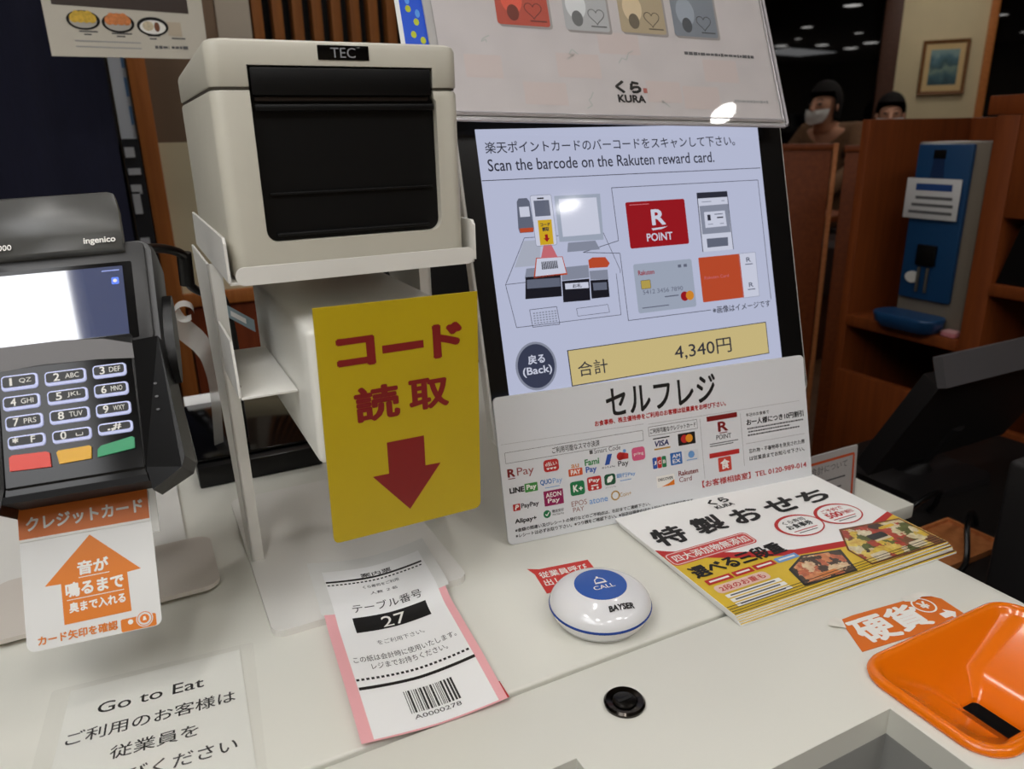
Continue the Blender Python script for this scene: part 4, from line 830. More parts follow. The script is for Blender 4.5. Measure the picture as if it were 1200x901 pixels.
def make_flyer(z, yaw, org, label):
    e = thing('flyer', label, 'flyer', matrix=fmatrix((org[0], org[1], z), yaw, 90), group='stacked special menu flyers')
    b = MB(.001); b.prism(rrect(0, 0, 240, 171, 1.2, 2), 0, FT - .25, FW_M); b.build('sheet', e)
    b = MB(.001); w = FT - .15
    b.flat([(0.3, 0.3), (239.7, 0.3), (239.7, 58), (165, 36), (105, 46), (55, 66), (.3, 96)], w, YEL2)
    b.flat([(.3, 106), (10, 99), (60, 72), (110, 52), (166, 42), (239.7, 64), (239.7, 57.5), (166, 33), (106, 44), (55, 64), (.3, 94)], w + .1, RED)
    b.flat(rrect(0.5, 76, 92, 96, 5), w + .15, mat('flyer_red_box', (206, 70, 66))); b.path(rrect(2.2, 77.6, 90.3, 94.4, 4), .8, w + .25, INKW, True)
    # food boxes
    def fb(pts, m, k=.3): b.flat(pts, w + k, m)
    fb([(150, 4), (239, 1), (238, 50), (172, 60), (150, 30)], FD['brn'], .2)
    fb([(152, 6), (237, 3), (236, 48), (172, 57), (152, 30)], FOOD_A, .3)
    fb([(76, 6), (132, 3), (146, 34), (108, 42), (82, 30)], FD['blk'], .2); fb([(79, 8), (131, 5), (142, 33), (108, 39.5), (85, 29)], FOOD_B, .3)
    for pts, m in (([(183, 31), (203, 28), (206, 40), (186, 43)], 'blk'), ([(185, 29), (203, 26), (204, 31), (186, 34)], 'wht'), ([(206, 6), (222, 5), (224, 15), (208, 17)], 'wht'), ([(160, 8), (178, 8), (178, 16), (160, 18)], 'wht'), ([(205, 42), (224, 38), (226, 46), (207, 51)], 'yel'), ([(98, 8), (118, 7), (120, 14), (100, 16)], 'org')): fb(rrect(pts[0][0], pts[0][1], pts[1][0], pts[2][1], 2.5), FD[m], .4)
    for k in range(4): b.line((0.5, 1.6 + k * 3.0), (239.5, 2.0 + k * 3.2), .7, w + .5, mat('flyer_line', (40, 32, 22)))
    b.build('picture', e)
    b = MB(.001); w += .35
    for ch, u0, u1, v0, v1 in (('特', 10, 44, 106, 136), ('製', 54, 88, 107, 136), ('お', 98, 132, 107, 133), ('せ', 141, 178, 107, 133), ('ち', 184, 217, 108, 131)): b.text(ch, u0, v0, u1, v1, w, INK, .035, .12)
    b.text('くら', 98, 149, 122, 160, w, INK, .05); b.text('KURA', 99, 141, 121, 147, w, INK, .03)
    b.text('四大添加物無添加', 6, 80.5, 87, 91.5, w, INKW, .02); b.text('選べる三段重', 6, 52, 104, 70, w, INK, .04)
    for u0, u1, m in ((8, 34, RED), (36, 56, RED), (58, 80, RED), (82, 106, LBLUE)): b.flat(rrect(u0, 41, u1, 48, .6), w, m); b.line((u0 + 3, 44.5), (u1 - 3, 44.5), 2.2, w + .1, INKW)
    b.flat(rrect(8, 27, 62, 38, 4), w, mat('pill_pink', (232, 196, 180))); b.text('2段のお重も', 12, 29, 58, 36, w + .1, RED, .02)
    for r in range(3):
        b.flat(rrect(10, 8 + r * 6, 66, 12.6 + r * 6, .8), w, INKW); b.line((14, 10.3 + r * 6), (60, 10.3 + r * 6), 1.6, w + .1, INK_SOFT)
    for cu, cv, t1, t2, t3 in ((146, 82, 'くら寿司', 'お食事券', None), (195, 82, 'ご予約で', '500', '円割引')):
        b.ring(ell(cu, cv, 25, 19), ell(cu + .8, cv - .6, 22.6, 16.8), w, RED); b.flat(ell(cu + .8, cv - .6, 22.6, 16.8), w - .05, FW_M)
        b.text(t1, cu - 13, cv + 5, cu + 13, cv + 11, w + .1, RED if t3 else INK, .02)
        if t3: b.text(t2, cu - 15, cv - 5, cu + 3, cv + 4, w + .1, RED, .04); b.text(t3, cu + 4, cv - 4, cu + 17, cv + 2, w + .1, RED, .02)
        else: b.text(t2, cu - 15, cv - 4, cu + 15, cv + 4, w + .1, INK, .03)
        b.line((cu - 14, cv - 8), (cu + 14, cv - 8), 1.2, w + .1, RED); b.line((cu - 11, cv - 11.4), (cu + 11, cv - 11.4), 1.2, w + .1, INK_SOFT)
    b.build('lettering', e)
    return e
f0 = make_flyer(0.0004 + 4 * .0016, -2.0, (0.3645, 0.3590), 'topmost white and yellow flyer, its whole front showing, on the flyer stack')
for k, (dx, dy, ya) in enumerate(((0.0006, -0.0010, -2.2), (0.0010, -0.0020, -2.5), (0.0016, -0.0030, -2.3), (0.0022, -0.0042, -2.8))):
    c = copy_tree(f0); c.matrix_world = fmatrix((0.3645 + dx, 0.3590 + dy, 0.0004 + (3 - k) * .0016), ya, 90)
    c['label'] = 'flyer in the stack showing only its edge below the topmost flyer'

# ------------------------------------------------------------------ behind the stand
bb = thing('black_tablet_box', 'flat black box lying on the counter behind the white stand', 'box', (0.09, 0.9, 0))
ob = (0.09, 0.9, 0)
b = MB().box((0.0230, 0.815, 0.0004), (0.1570, 1.03, 0.024), BLACK, 0.002); b.build('body', bb, ob)
b = MB().box((0.0245, 0.829, 0.0240), (0.1535, 1.028, 0.0290), BLACK_GLOSS, 0.0018); b.build('lid', bb, ob)
pro = thing('paper_roll', 'white paper roll lying behind the flat black box', 'paper roll', (0.055, 1.062, 0))
b = MB(); L = [[(x, 1.062 + .015 * r * math.cos(t), .0155 + .015 * r * math.sin(t)) for t in [2 * math.pi * i / 28 for i in range(28)]] for x, r in ((.028, .3), (.028, .96), (.029, 1), (.083, 1), (.084, .96), (.084, .3))]
b.loops(L, PAPER); b.build('roll', pro, (0.055, 1.062, 0))
b = MB(); b.tube([(.0275, 1.062, .0155), (.0845, 1.062, .0155)], .0045, mat('cardboard', (160, 140, 110), rough=.8), 16); b.build('core', pro, (0.055, 1.062, 0))
def smooth_path(P, n=8):
    out = []; P = [Vector(p) for p in P]
    for i in range(len(P) - 1):
        p0, p1, p2, p3 = P[max(i - 1, 0)], P[i], P[i + 1], P[min(i + 2, len(P) - 1)]
        for k in range(n):
            t = k / n; out.append(tuple(.5 * ((2 * p1) + (p2 - p0) * t + (2 * p0 - 5 * p1 + 4 * p2 - p3) * t * t + (3 * p1 - p0 - 3 * p2 + p3) * t ** 3)))
    return out + [tuple(P[-1])]
cbk = thing('terminal_cable', 'thick black cable running from the card terminal to the stand', 'cable', (0.04, 0.7, 0))
b = MB(); b.tube(smooth_path([(0.000, 0.690, 0.2760), (0.016, 0.735, 0.2720), (0.032, 0.775, 0.2640), (0.0425, 0.795, 0.2550), (0.0440, 0.800, 0.240), (0.0440, 0.803, 0.226), (0.055, 0.812, 0.215), (0.075, 0.83, 0.205), (0.082, 0.845, 0.15), (0.080, 0.850, 0.10), (0.080, 0.86, 0.034)]), 0.0042, BLACK, 12); b.build('cord', cbk, (0.04, 0.7, 0))
b = MB(); b.tube([(0.0430, 0.7980, 0.2580), (0.0420, 0.8020, 0.2260)], 0.0070, BLACK, 14); b.build('plug', cbk, (0.04, 0.7, 0))
def ribbon(pts, wv, m):
    b = MB(); vs = []
    for p in pts: vs += [tuple(Vector(p) - Vector(wv) / 2), tuple(Vector(p) + Vector(wv) / 2)]
    b.add(vs, [(2 * i, 2 * i + 1, 2 * i + 3, 2 * i + 2) for i in range(len(pts) - 1)], m, True); return b
tp = thing('tape_strip', 'curled translucent tape hanging between terminal and stand', 'tape', (0.04, 0.85, 0.17))
ot = (0.04, 0.85, 0.17)
ribbon(smooth_path([(0.026, 0.84, 0.188), (0.031, 0.845, 0.176), (0.040, 0.85, 0.164), (0.047, 0.85, 0.155), (0.053, 0.85, 0.140), (0.056, 0.86, 0.10), (0.05, 0.87, 0.0005)]), (0.012, 0.004, 0.020), TAPE).build('strip', tp, ot)
ribbon([(0.037 + 0.0095 * math.cos(t), 0.846, 0.191 + 0.0085 * math.sin(t)) for t in [0.2 * i for i in range(28)]], (0.001, 0.012, 0.004), TAPE).build('loop', tp, ot)
lb = thing('cable_tag', 'small pale blue tag strip behind the left post of the stand', 'tag', (0.09, 0.80, 0.19))
b = MB(); b.add([(0.0700, 0.80, 0.2060), (0.1000, 0.80, 0.1830), (0.1000, 0.80, 0.1700), (0.0700, 0.80, 0.1930), (0.0700, 0.801, 0.2060), (0.1000, 0.801, 0.1830), (0.1000, 0.801, 0.1700), (0.0700, 0.801, 0.1930)], [(0, 1, 2, 3), (7, 6, 5, 4), (0, 4, 5, 1), (1, 5, 6, 2), (2, 6, 7, 3), (3, 7, 4, 0)], mat('tag_blue', (150, 170, 180), rough=.3)); b.build('strip', lb, (0.09, 0.80, 0.19))
b = MB(); b.add([(0.078, 0.7995, 0.196), (0.092, 0.7995, 0.1855), (0.092, 0.7995, 0.180), (0.078, 0.7995, 0.1905)], [(0, 1, 2, 3)], PAPER); b.build('label_patch', lb, (0.09, 0.80, 0.19))

# ------------------------------------------------------------------ menu poster and curtain at the left
mp = thing('menu_poster', 'hanging white menu poster with three dishes', 'poster', (0.04, 1.4, 0.487))
om = (0.04, 1.4, 0.487)
MPM = mat('menu_paper', (206, 200, 186), rough=.5)
b = MB().box((-0.0625, 1.400, 0.4870), (0.1600, 1.402, 0.80), MPM); b.build('sheet', mp, om)
def yflat(b, pts, y, m): b.add([(p[0], y, p[1]) for p in pts], [tuple(range(len(pts)))], m)
b = MB(); y = 1.3994
yflat(b, [(-0.05, 0.558), (0.138, 0.553), (0.138, 0.70), (-0.05, 0.70)], y, mat('menu_dark', (58, 44, 38)))
for cx, cz in ((-0.0120, 0.5380), (0.0350, 0.5355), (0.0830, 0.5325)):
    yflat(b, ell(cx, cz, 0.0225, 0.0135), y - .0002, BLACK); yflat(b, ell(cx, cz - .001, 0.0185, 0.0100), y - .0004, INKW if cx > .05 else mat('plate_grey', (180, 176, 168)))
for cx, cz, c in ((-0.0120, 0.5415, 'yel'), (0.0350, 0.5400, 'org')):
    for k in range(7): yflat(b, ell(cx - .012 + .004 * k, cz + (0.003 if k % 2 else -.001), .0062, .0066, 12), y - .0006 - .0001 * k, FD[c])
yflat(b, ell(0.0765, 0.533, .008, .007, 14), y - .0006, FD['wht']); yflat(b, ell(0.089, 0.532, .004, .007, 14), y - .0006, FD['brn'])
yflat(b, [(0.104, 0.540), (0.124, 0.5395), (0.124, 0.519), (0.104, 0.520)], y, mat('menu_tan', (196, 182, 160)))
for u0, u1, z in ((-0.020, 0.005, 0.5215), (-0.014, -0.004, 0.5175), (0.024, 0.052, 0.520), (0.030, 0.042, 0.516), (0.074, 0.092, 0.5185), (0.076, 0.086, 0.514), (0.108, 0.128, 0.5155)):
    yflat(b, [(u0, z), (u1, z), (u1, z + .0018), (u0, z + .0018)], y, INK_SOFT)
for k in range(2): yflat(b, [(-0.028, 0.5085 - k * .008), (0.062, 0.5075 - k * .008), (0.062, 0.509 - k * .008), (-0.028, 0.510 - k * .008)], y, RULE)
q = MB(); bars(q, 0.082, 0.102, 0.503, 0.0052, 0, INK_SOFT, 3); bars(q, 0.106, 0.130, 0.503, 0.0052, 0, INK_SOFT, 4); b.add([(v[0], y, v[1]) for v in q.v], q.f, INK_SOFT)
b.build('print', mp, om)
b = MB(); b.tube([(-0.04, 1.401, 0.80), (-0.04, 1.401, CEIL)], 0.0012, STEEL, 6); b.tube([(0.14, 1.401, 0.80), (0.14, 1.401, CEIL)], 0.0012, STEEL, 6); b.build('hanging_wire', mp, om)

nr = thing('curtain', 'dark navy cloth curtain hanging at the left edge', 'curtain', (-0.5, 1.6, 1.0))
on = (-0.5, 1.6, 1.0)
b = MB(); nx, nz = 60, 10; vs = []
for j in range(nz + 1):
    for i in range(nx + 1):
        x = -1.1 + 1.112 * i / nx; z = -0.35 + 1.55 * j / nz; vs.append((x - 0.012 * (1 - j / nz) * (i / nx), 1.6 + 0.012 * math.sin(i * 0.8) + 0.004 * math.sin(i * 2.1 + j), z))
b.add(vs, [(j * (nx + 1) + i, j * (nx + 1) + i + 1, (j + 1) * (nx + 1) + i + 1, (j + 1) * (nx + 1) + i) for j in range(nz) for i in range(nx)], NAVY, True); b.build('cloth', nr, on)
b = MB(); b.tube([(-1.4, 1.6, 1.20), (0.04, 1.6, 1.20)], 0.012, WOOD_POST, 12); b.tube([(-1.3, 1.6, 1.20), (-1.3, 1.6, CEIL)], 0.004, STEEL, 8); b.tube([(0.02, 1.6, 1.20), (0.02, 1.6, CEIL)], 0.004, STEEL, 8); b.build('rod', nr, on)

# ------------------------------------------------------------------ staff side: side shelf, desk, small sign, black monitor
sh = thing('side_shelf', 'low white side shelf beyond the end of the counter', 'shelf', (0.72, 0.7, -G))
MB().box((0.606, 0.545, -0.125), (0.850, 1.02, -0.105), WHITE_COUNTER, 0.002).build('top', sh, (0.72, 0.7, -G))
MB().box((0.620, 0.60, -G), (0.835, 1.0, -0.125), mat('shelf_grey', (120, 112, 104))).build('body', sh, (0.72, 0.7, -G))
ac = thing('acrylic_notice', 'small acrylic stand notice with orange border beyond the flyers', 'notice', matrix=fmatrix((0.650, 0.556, -0.1046), 0, 4))
b = MB(.001); b.prism(rrect(0, 0, 99, 98, 2), -2, -.6, mat('acr_paper', (196, 192, 190), rough=.5)); b.build('card', ac)
b = MB(.001); b.path([(4, 5), (93, 5), (93, 88), (4, 88)], 3.2, -.4, ORANGE2, True); b.text('について', 44, 74, 82, 82, -.4, INK_SOFT, .0); b.text('お会計', 10, 73, 42, 83, -.4, INK_SOFT)
for k in range(4): b.line((12, 62 - k * 12), (80 - k * 6, 62 - k * 12), 2.2, -.4, INK_SOFT)
b.build('print', ac)
b = MB(.001); b.prism(rrect(-1.5, 0, 100.5, 100, 2), -.3, .9, CLEAR); b.build('clear_front', ac)
MB(.001).prism(rrect(-1, 0, 100, 3, 1), -40, 1, clear_mat('acr_foot', haze=.3)).build('foot', ac)
dk = thing('staff_desk', 'dark low staff desk right of the counter', 'desk', (1.1, 0.7, -G))
DESK = mat('desk_dark', (24, 21, 20), rough=.5)
MB().box((0.860, 0.20, -0.33), (1.66, 1.02, -0.30), DESK, .003).build('top', dk, (1.1, .7, -G))
for x, y in ((.87, .22), (1.62, .22), (.87, .97), (1.62, .97)): MB().box((x, y, -G), (x + .03, y + .03, -0.33), DESK).build('leg', dk, (1.1, .7, -G))
MB().box((0.88, 0.985, -G + .1), (1.64, 1.0, -0.33), DESK).build('modesty_panel', dk, (1.1, .7, -G))
pm = thing('staff_monitor', 'black staff monitor seen from behind at the right', 'monitor', (1.3, 0.80, -0.30))
opm = (1.3, .80, -.30)
# tilted slab: lower edge further from the customer than the top
def slab(p_tl, p_bl, width, thick, m):
    a = Vector(p_tl); c = Vector(p_bl); ex = Vector((1, 0, 0)); ev = (c - a); n = ex.cross(ev).normalized() * thick
    if n.y < 0: n = -n
    vs = [a, a + ex * width, c + ex * width, c]; vs = [tuple(v) for v in vs] + [tuple(v + n) for v in vs]
    return MB().add(vs, [(0, 1, 2, 3), (7, 6, 5, 4), (0, 4, 5, 1), (1, 5, 6, 2), (2, 6, 7, 3), (3, 7, 4, 0)], m)
SHELLB = mat('staff_monitor_shell', (26, 24, 25), rough=.55, noise=.1, nscale=200); EDGEB = mat('staff_monitor_edge', (84, 82, 84), rough=.45)
slab((1.130, 0.7150, -0.045), (1.130, 0.8200, -0.245), 0.40, 0.035, SHELLB).build('back_shell', pm, opm)
slab((1.126, 0.7000, -0.040), (1.126, 0.7160, -0.0455), 0.408, 0.052, EDGEB).build('top_edge', pm, opm)
b = MB(); b.tube([(1.31, 0.80, -0.16), (1.31, 0.86, -0.25), (1.31, 0.86, -0.29)], [.03, .035, .04], SHELLB, 16); b.build('neck', pm, opm)
b = MB(); b.prism(rrect(1.20, 0.76, 1.42, 0.96, .02), -0.2995, -0.285, SHELLB); b.build('foot', pm, opm)
for k, lab in enumerate(('looped thin black cable below the staff monitor', 'second black cable trailing from the staff monitor', 'black cable lying flat on the staff desk')):
    e = thing('loose_cable', lab, 'cable', (1.05, 0.6, -0.3)); b = MB()
    P = [[(1.00, .725, -.2955), (1.05, .71, -.27), (1.11, .70, -.235), (1.17, .71, -.24), (1.195, .73, -.28), (1.196, .74, -.2955)], [(0.99, .575, -.2955), (1.06, .585, -.280), (1.11, .62, -.245), (1.17, .65, -.25), (1.225, .67, -.2955)], [(0.98, .52, -.2955), (1.06, .55, -.2955), (1.12, .53, -.2955), (1.16, .60, -.2955)]][k]
    b.tube(smooth_path(P, 10), .0045, BLACK, 8); b.build('cord', e, (1.05, 0.6, -0.3))
td = thing('desk_tray', 'brown wooden tray on the staff desk under the cables', 'tray', (1.1, 0.66, -.3))
b = MB(); b.box((1.03, 0.600, -0.2998), (1.19, 0.700, -0.294), WOOD_LIGHT, .001); b.build('bottom', td, (1.1, .66, -.3))
b = MB()
for lo, hi in (((1.03, .600, -.294), (1.19, .604, -.288)), ((1.03, .696, -.294), (1.19, .700, -.288)), ((1.03, .604, -.294), (1.034, .696, -.288)), ((1.186, .604, -.294), (1.19, .696, -.288))): b.box(lo, hi, WOOD_LIGHT)
b.build('rim', td, (1.1, .66, -.3))
tw = thing('black_terminal_box', 'black upright machine at the right edge beside the staff desk monitor', 'machine', (1.02, .46, -.3))
b = MB().box((0.965, 0.40, -0.2996), (1.20, 0.505, -0.052), SHELLB, .008, 3); b.build('body', tw, (1.02, .46, -.3))
b = MB().box((0.985, 0.396, -0.14), (1.18, 0.4, -0.075), BLACK_GLOSS, .001); b.build('front_panel', tw, (1.02, .46, -.3))

# ------------------------------------------------------------------ wooden cabinet with the dispenser
cb_ = thing('wooden_cabinet', 'reddish brown wooden service cabinet with open bays', 'cabinet', (1.88, 0.95, -G))
occ = (1.88, 0.95, -G); CX0, CX1 = 1.70, 2.10
def cpart(name, lo, hi, m=WOOD_CAB, bev=.002): return MB().box(lo, hi, m, bev).build(name, cb_, occ)
cpart('side_panel', (CX0, 1.365, -G), (CX1, 1.390, 0.377)); cpart('back_panel', (CX1, 0.45, -G), (CX1 + .02, 1.39, 0.377))
cpart('divider', (CX0, 1.000, -G), (CX1, 1.050, 0.377)); cpart('top_rail', (CX0 + .02, 0.45, 0.378), (CX1, 1.085, 0.418)); cpart('upper_panel', (CX0 + .002, 0.45, 0.165), (CX0 + .03, 0.9995, 0.3775))
cpart('shelf', (CX0 - .005, 1.051, -0.150), (CX1 - .001, 1.364, -0.122)); cpart('shelf', (CX0 - .005, 0.471, -0.006), (CX1 - .001, 0.999, 0.020)); cpart('side_panel', (CX0, 0.45, -G), (CX1, 0.470, 0.377))
cpart('drawer_front', (CX0 - .012, 1.046, -0.56), (CX0 + .01, 1.369, -0.275), WOOD_CAB); cpart('plinth', (CX0 + .004, 1.052, -G), (CX0 + .02, 1.364, -0.565), WOOD_DARK); cpart('drawer_front', (CX0 - .012, 0.46, -0.90), (CX0 + .01, 0.998, -0.30), WOOD_CAB)
dp = thing('dispenser', 'blue and grey upright dispenser in the cabinet bay', 'dispenser', (1.80, 1.15, -0.1215))
odp = (1.80, 1.15, -0.1215)
GREYM = mat('dispenser_grey', (128, 118, 104), rough=.4); DBLUE = mat('dispenser_blue', (22, 66, 108), rough=.4)
MB().box((1.735, 1.072, -0.1213), (1.88, 1.248, 0.322), GREYM, .004).build('cabinet_body', dp, odp)
b = MB(); b.box((1.722, 1.104, -0.05), (1.7355, 1.240, 0.318), DBLUE, .004); b.build('front_cover', dp, odp)
b = MB(); L = [[(p[0], p[1], z) for p in rrect(1.655 - k, 1.100 - k, 1.734, 1.262 + k, .03, 6)] for z, k in ((-0.1210, -.010), (-0.108, 0), (-0.088, .004), (-0.084, .002))]; b.loops(L, DBLUE); b.build('drip_tray', dp, odp)
b = MB(); b.box((1.712, 1.150, 0.035), (1.722, 1.200, 0.085), BLACK, .003); b.tube([(1.716, 1.165, 0.03), (1.716, 1.165, -0.03)], .004, STEEL, 8); b.tube([(1.716, 1.188, 0.03), (1.716, 1.188, -0.03)], .004, STEEL, 8); b.build('nozzle', dp, odp)
b = MB(); b.add([(1.7215, 1.205 + .018 * math.cos(t), 0.003 + .014 * math.sin(t)) for t in [2 * math.pi * i / 24 for i in range(24)]] + [(1.716, 1.205 + .018 * math.cos(t), 0.003 + .014 * math.sin(t)) for t in [2 * math.pi * i / 24 for i in range(24)]], [tuple(range(24)), tuple(range(47, 23, -1))] + [(i, 24 + i, 24 + (i + 1) % 24, (i + 1) % 24) for i in range(24)], mat('oval_white', (206, 204, 198))); b.build('oval_button', dp, odp)
b = MB(); b.box((1.7195, 1.166, 0.285), (1.7215, 1.196, 0.305), BLACK, .0005); b.add([(1.7205, 1.168, .285), (1.7205, 1.194, .285), (1.7205, 1.204, .20), (1.7205, 1.160, .20)], [(0, 1, 2, 3)], mat('dispenser_navy', (16, 44, 84))); b.build('emblem', dp, odp)
dn = thing('dispenser_notice', 'white notice card with blue heading taped on the dispenser', 'notice', (1.716, 1.18, 0.19))
odn = (1.716, 1.18, 0.19)
b = MB(); b.box((1.7120, 1.112, 0.146), (1.7150, 1.250, 0.240), mat('dn_white', (206, 206, 206), rough=.5), .0008); b.build('card', dn, odn)
b = MB()
def xflat(y0, z0, y1, z1, m): b.add([(1.7116, y0, z0), (1.7116, y1, z0), (1.7116, y1, z1), (1.7116, y0, z1)], [(0, 1, 2, 3)], m)
xflat(1.132, 0.212, 1.224, 0.228, mat('dn_blue', (36, 70, 130)))
for k, (y0, y1) in enumerate(((1.128, 1.222), (1.124, 1.230), (1.124, 1.236))): xflat(y0, 0.192 - k * .017, y1, 0.199 - k * .017, INK_SOFT)
b.build('print', dn, odn)
cl = thing('pink_cloth', 'folded pink cloth under the dispenser on the cabinet shelf', 'cloth', (1.70, 1.1, -.1215))
b = MB().box((1.700, 1.062, -0.1218), (1.731, 1.098, -0.1120), mat('cloth_pink', (196, 120, 126), rough=.9), .003); b.build('fold', cl, (1.70, 1.1, -.1215)); MB().box((1.7005, 1.063, -0.1118), (1.730, 1.097, -0.1080), mat('cloth_pink2', (206, 150, 150), rough=.9), .0015).build('upper_fold', cl, (1.70, 1.1, -.1215))
bx = thing('black_case', 'black angled case on the right cabinet shelf', 'case', (1.75, .93, .0203))
b = MB(); P = [(0.998, 0.0205), (0.70, 0.0205), (0.70, 0.150), (0.965, 0.150)]
n = 4; vs = [(1.715, p[0], p[1]) for p in P] + [(1.87, p[0], p[1]) for p in P]; b.add(vs, [(0, 1, 2, 3), (7, 6, 5, 4)] + [(i, n + i, n + (i + 1) % n, (i + 1) % n) for i in range(n)], BLACK); b.build('body', bx, (1.75, .93, .0203))
b = MB().box((1.7135, 0.80, 0.135), (1.715, 0.955, 0.145), mat('case_label', (150, 150, 156))); b.build('label_strip', bx, (1.75, .93, .0203))

# booth partitions further back (facing the counter)
BP = fmatrix((0.741 * 2.7, 0.671 * 2.7, -G), -47.84, 0)
def booth(u0, u1, h, label):
    e = thing('booth_partition', label, 'partition', matrix=BP @ Matrix.Translation((u0, 0, 0))); W = u1 - u0
    MB().box((0, 0.08, -0.02), (W, h - .02, 0), WOOD_CAB, .002).build('panel', e); MB().box((-.004, h - .02, -.026), (W + .004, h, .006), WOOD_CAB, .003).build('cap_rail', e); MB().box((0, 0, -.022), (W, .08, .004), WOOD_DARK).build('plinth', e)
    return e
e = booth(-0.40, 0.058, 1.262, 'wooden booth partition just right of the touch monitor')
MB().box((0.461, 0.0, -0.03), (0.476, 1.262, 0.012), WOOD_LIGHT, .002).build('edge_strip', e)
booth(0.098, 0.50, 1.255, 'wooden booth partition beside the cabinet bay')

# ------------------------------------------------------------------ painting
pt = thing('framed_painting', 'small framed blue landscape painting on the cream wall', 'painting', matrix=FW @ Matrix.Translation((0.655, 0.565, 0.001)))
FRW = wood('frame_wood', (104, 66, 34), (134, 90, 50)); W_, H_ = 0.29, 0.355
b = MB(); o = [(0, 0), (W_, 0), (W_, H_), (0, H_)]; i_ = [(.022, .022), (W_ - .022, .022), (W_ - .022, H_ - .022), (.022, H_ - .022)]
for k in range(4):
    a0, a1, c1, c0 = o[k], o[(k + 1) % 4], i_[(k + 1) % 4], i_[k]
    b.add([(*a0, 0), (*a1, 0), (*c1, 0.012), (*c0, 0.012), (*a0, .026), (*a1, .026), (*c1, .020), (*c0, .020)], [(4, 5, 6, 7), (0, 1, 5, 4), (3, 2, 6, 7)], FRW)
b.build('frame', pt)
b = MB(); b.ring(i_, [(.056, .062), (W_ - .056, .062), (W_ - .056, H_ - .062), (.056, H_ - .062)], .014, mat('mat_tan', (206, 176, 124), rough=.8)); b.build('mount_board', pt)
pmx = bpy.data.materials.new('landscape_paint'); pmx.use_nodes = True; n_ = pmx.node_tree; bs = n_.nodes['Principled BSDF']; bs.inputs['Roughness'].default_value = .6
tc = n_.nodes.new('ShaderNodeTexCoord'); sp = n_.nodes.new('ShaderNodeSeparateXYZ'); ns = n_.nodes.new('ShaderNodeTexNoise'); ns.inputs['Scale'].default_value = 16; ad = n_.nodes.new('ShaderNodeMath'); ad.operation = 'MULTIPLY_ADD'; ad.inputs[1].default_value = 0.16; rp = n_.nodes.new('ShaderNodeValToRGB'); mr = n_.nodes.new('ShaderNodeMapRange'); mr.inputs[1].default_value = .12; mr.inputs[2].default_value = .36
n_.links.new(tc.outputs['Object'], sp.inputs[0]); n_.links.new(tc.outputs['Object'], ns.inputs['Vector']); n_.links.new(ns.outputs[0], ad.inputs[0]); n_.links.new(sp.outputs['Y'], ad.inputs[2]); n_.links.new(ad.outputs[0], mr.inputs[0]); n_.links.new(mr.outputs[0], rp.inputs[0]); n_.links.new(rp.outputs[0], bs.inputs['Base Color'])
el = rp.color_ramp.elements; el[0].position = 0; el[0].color = s2l((40, 62, 64)); el[1].position = 1; el[1].color = s2l((126, 152, 150))
for p, c in ((.3, (64, 96, 104)), (.5, (120, 140, 124)), (.62, (60, 88, 92)), (.8, (76, 110, 120))): x = el.new(p); x.color = s2l(c)
b = MB(); b.flat([(.054, .060), (W_ - .054, .060), (W_ - .054, H_ - .060), (.054, H_ - .060)], .013, pmx); b.build('canvas', pt)

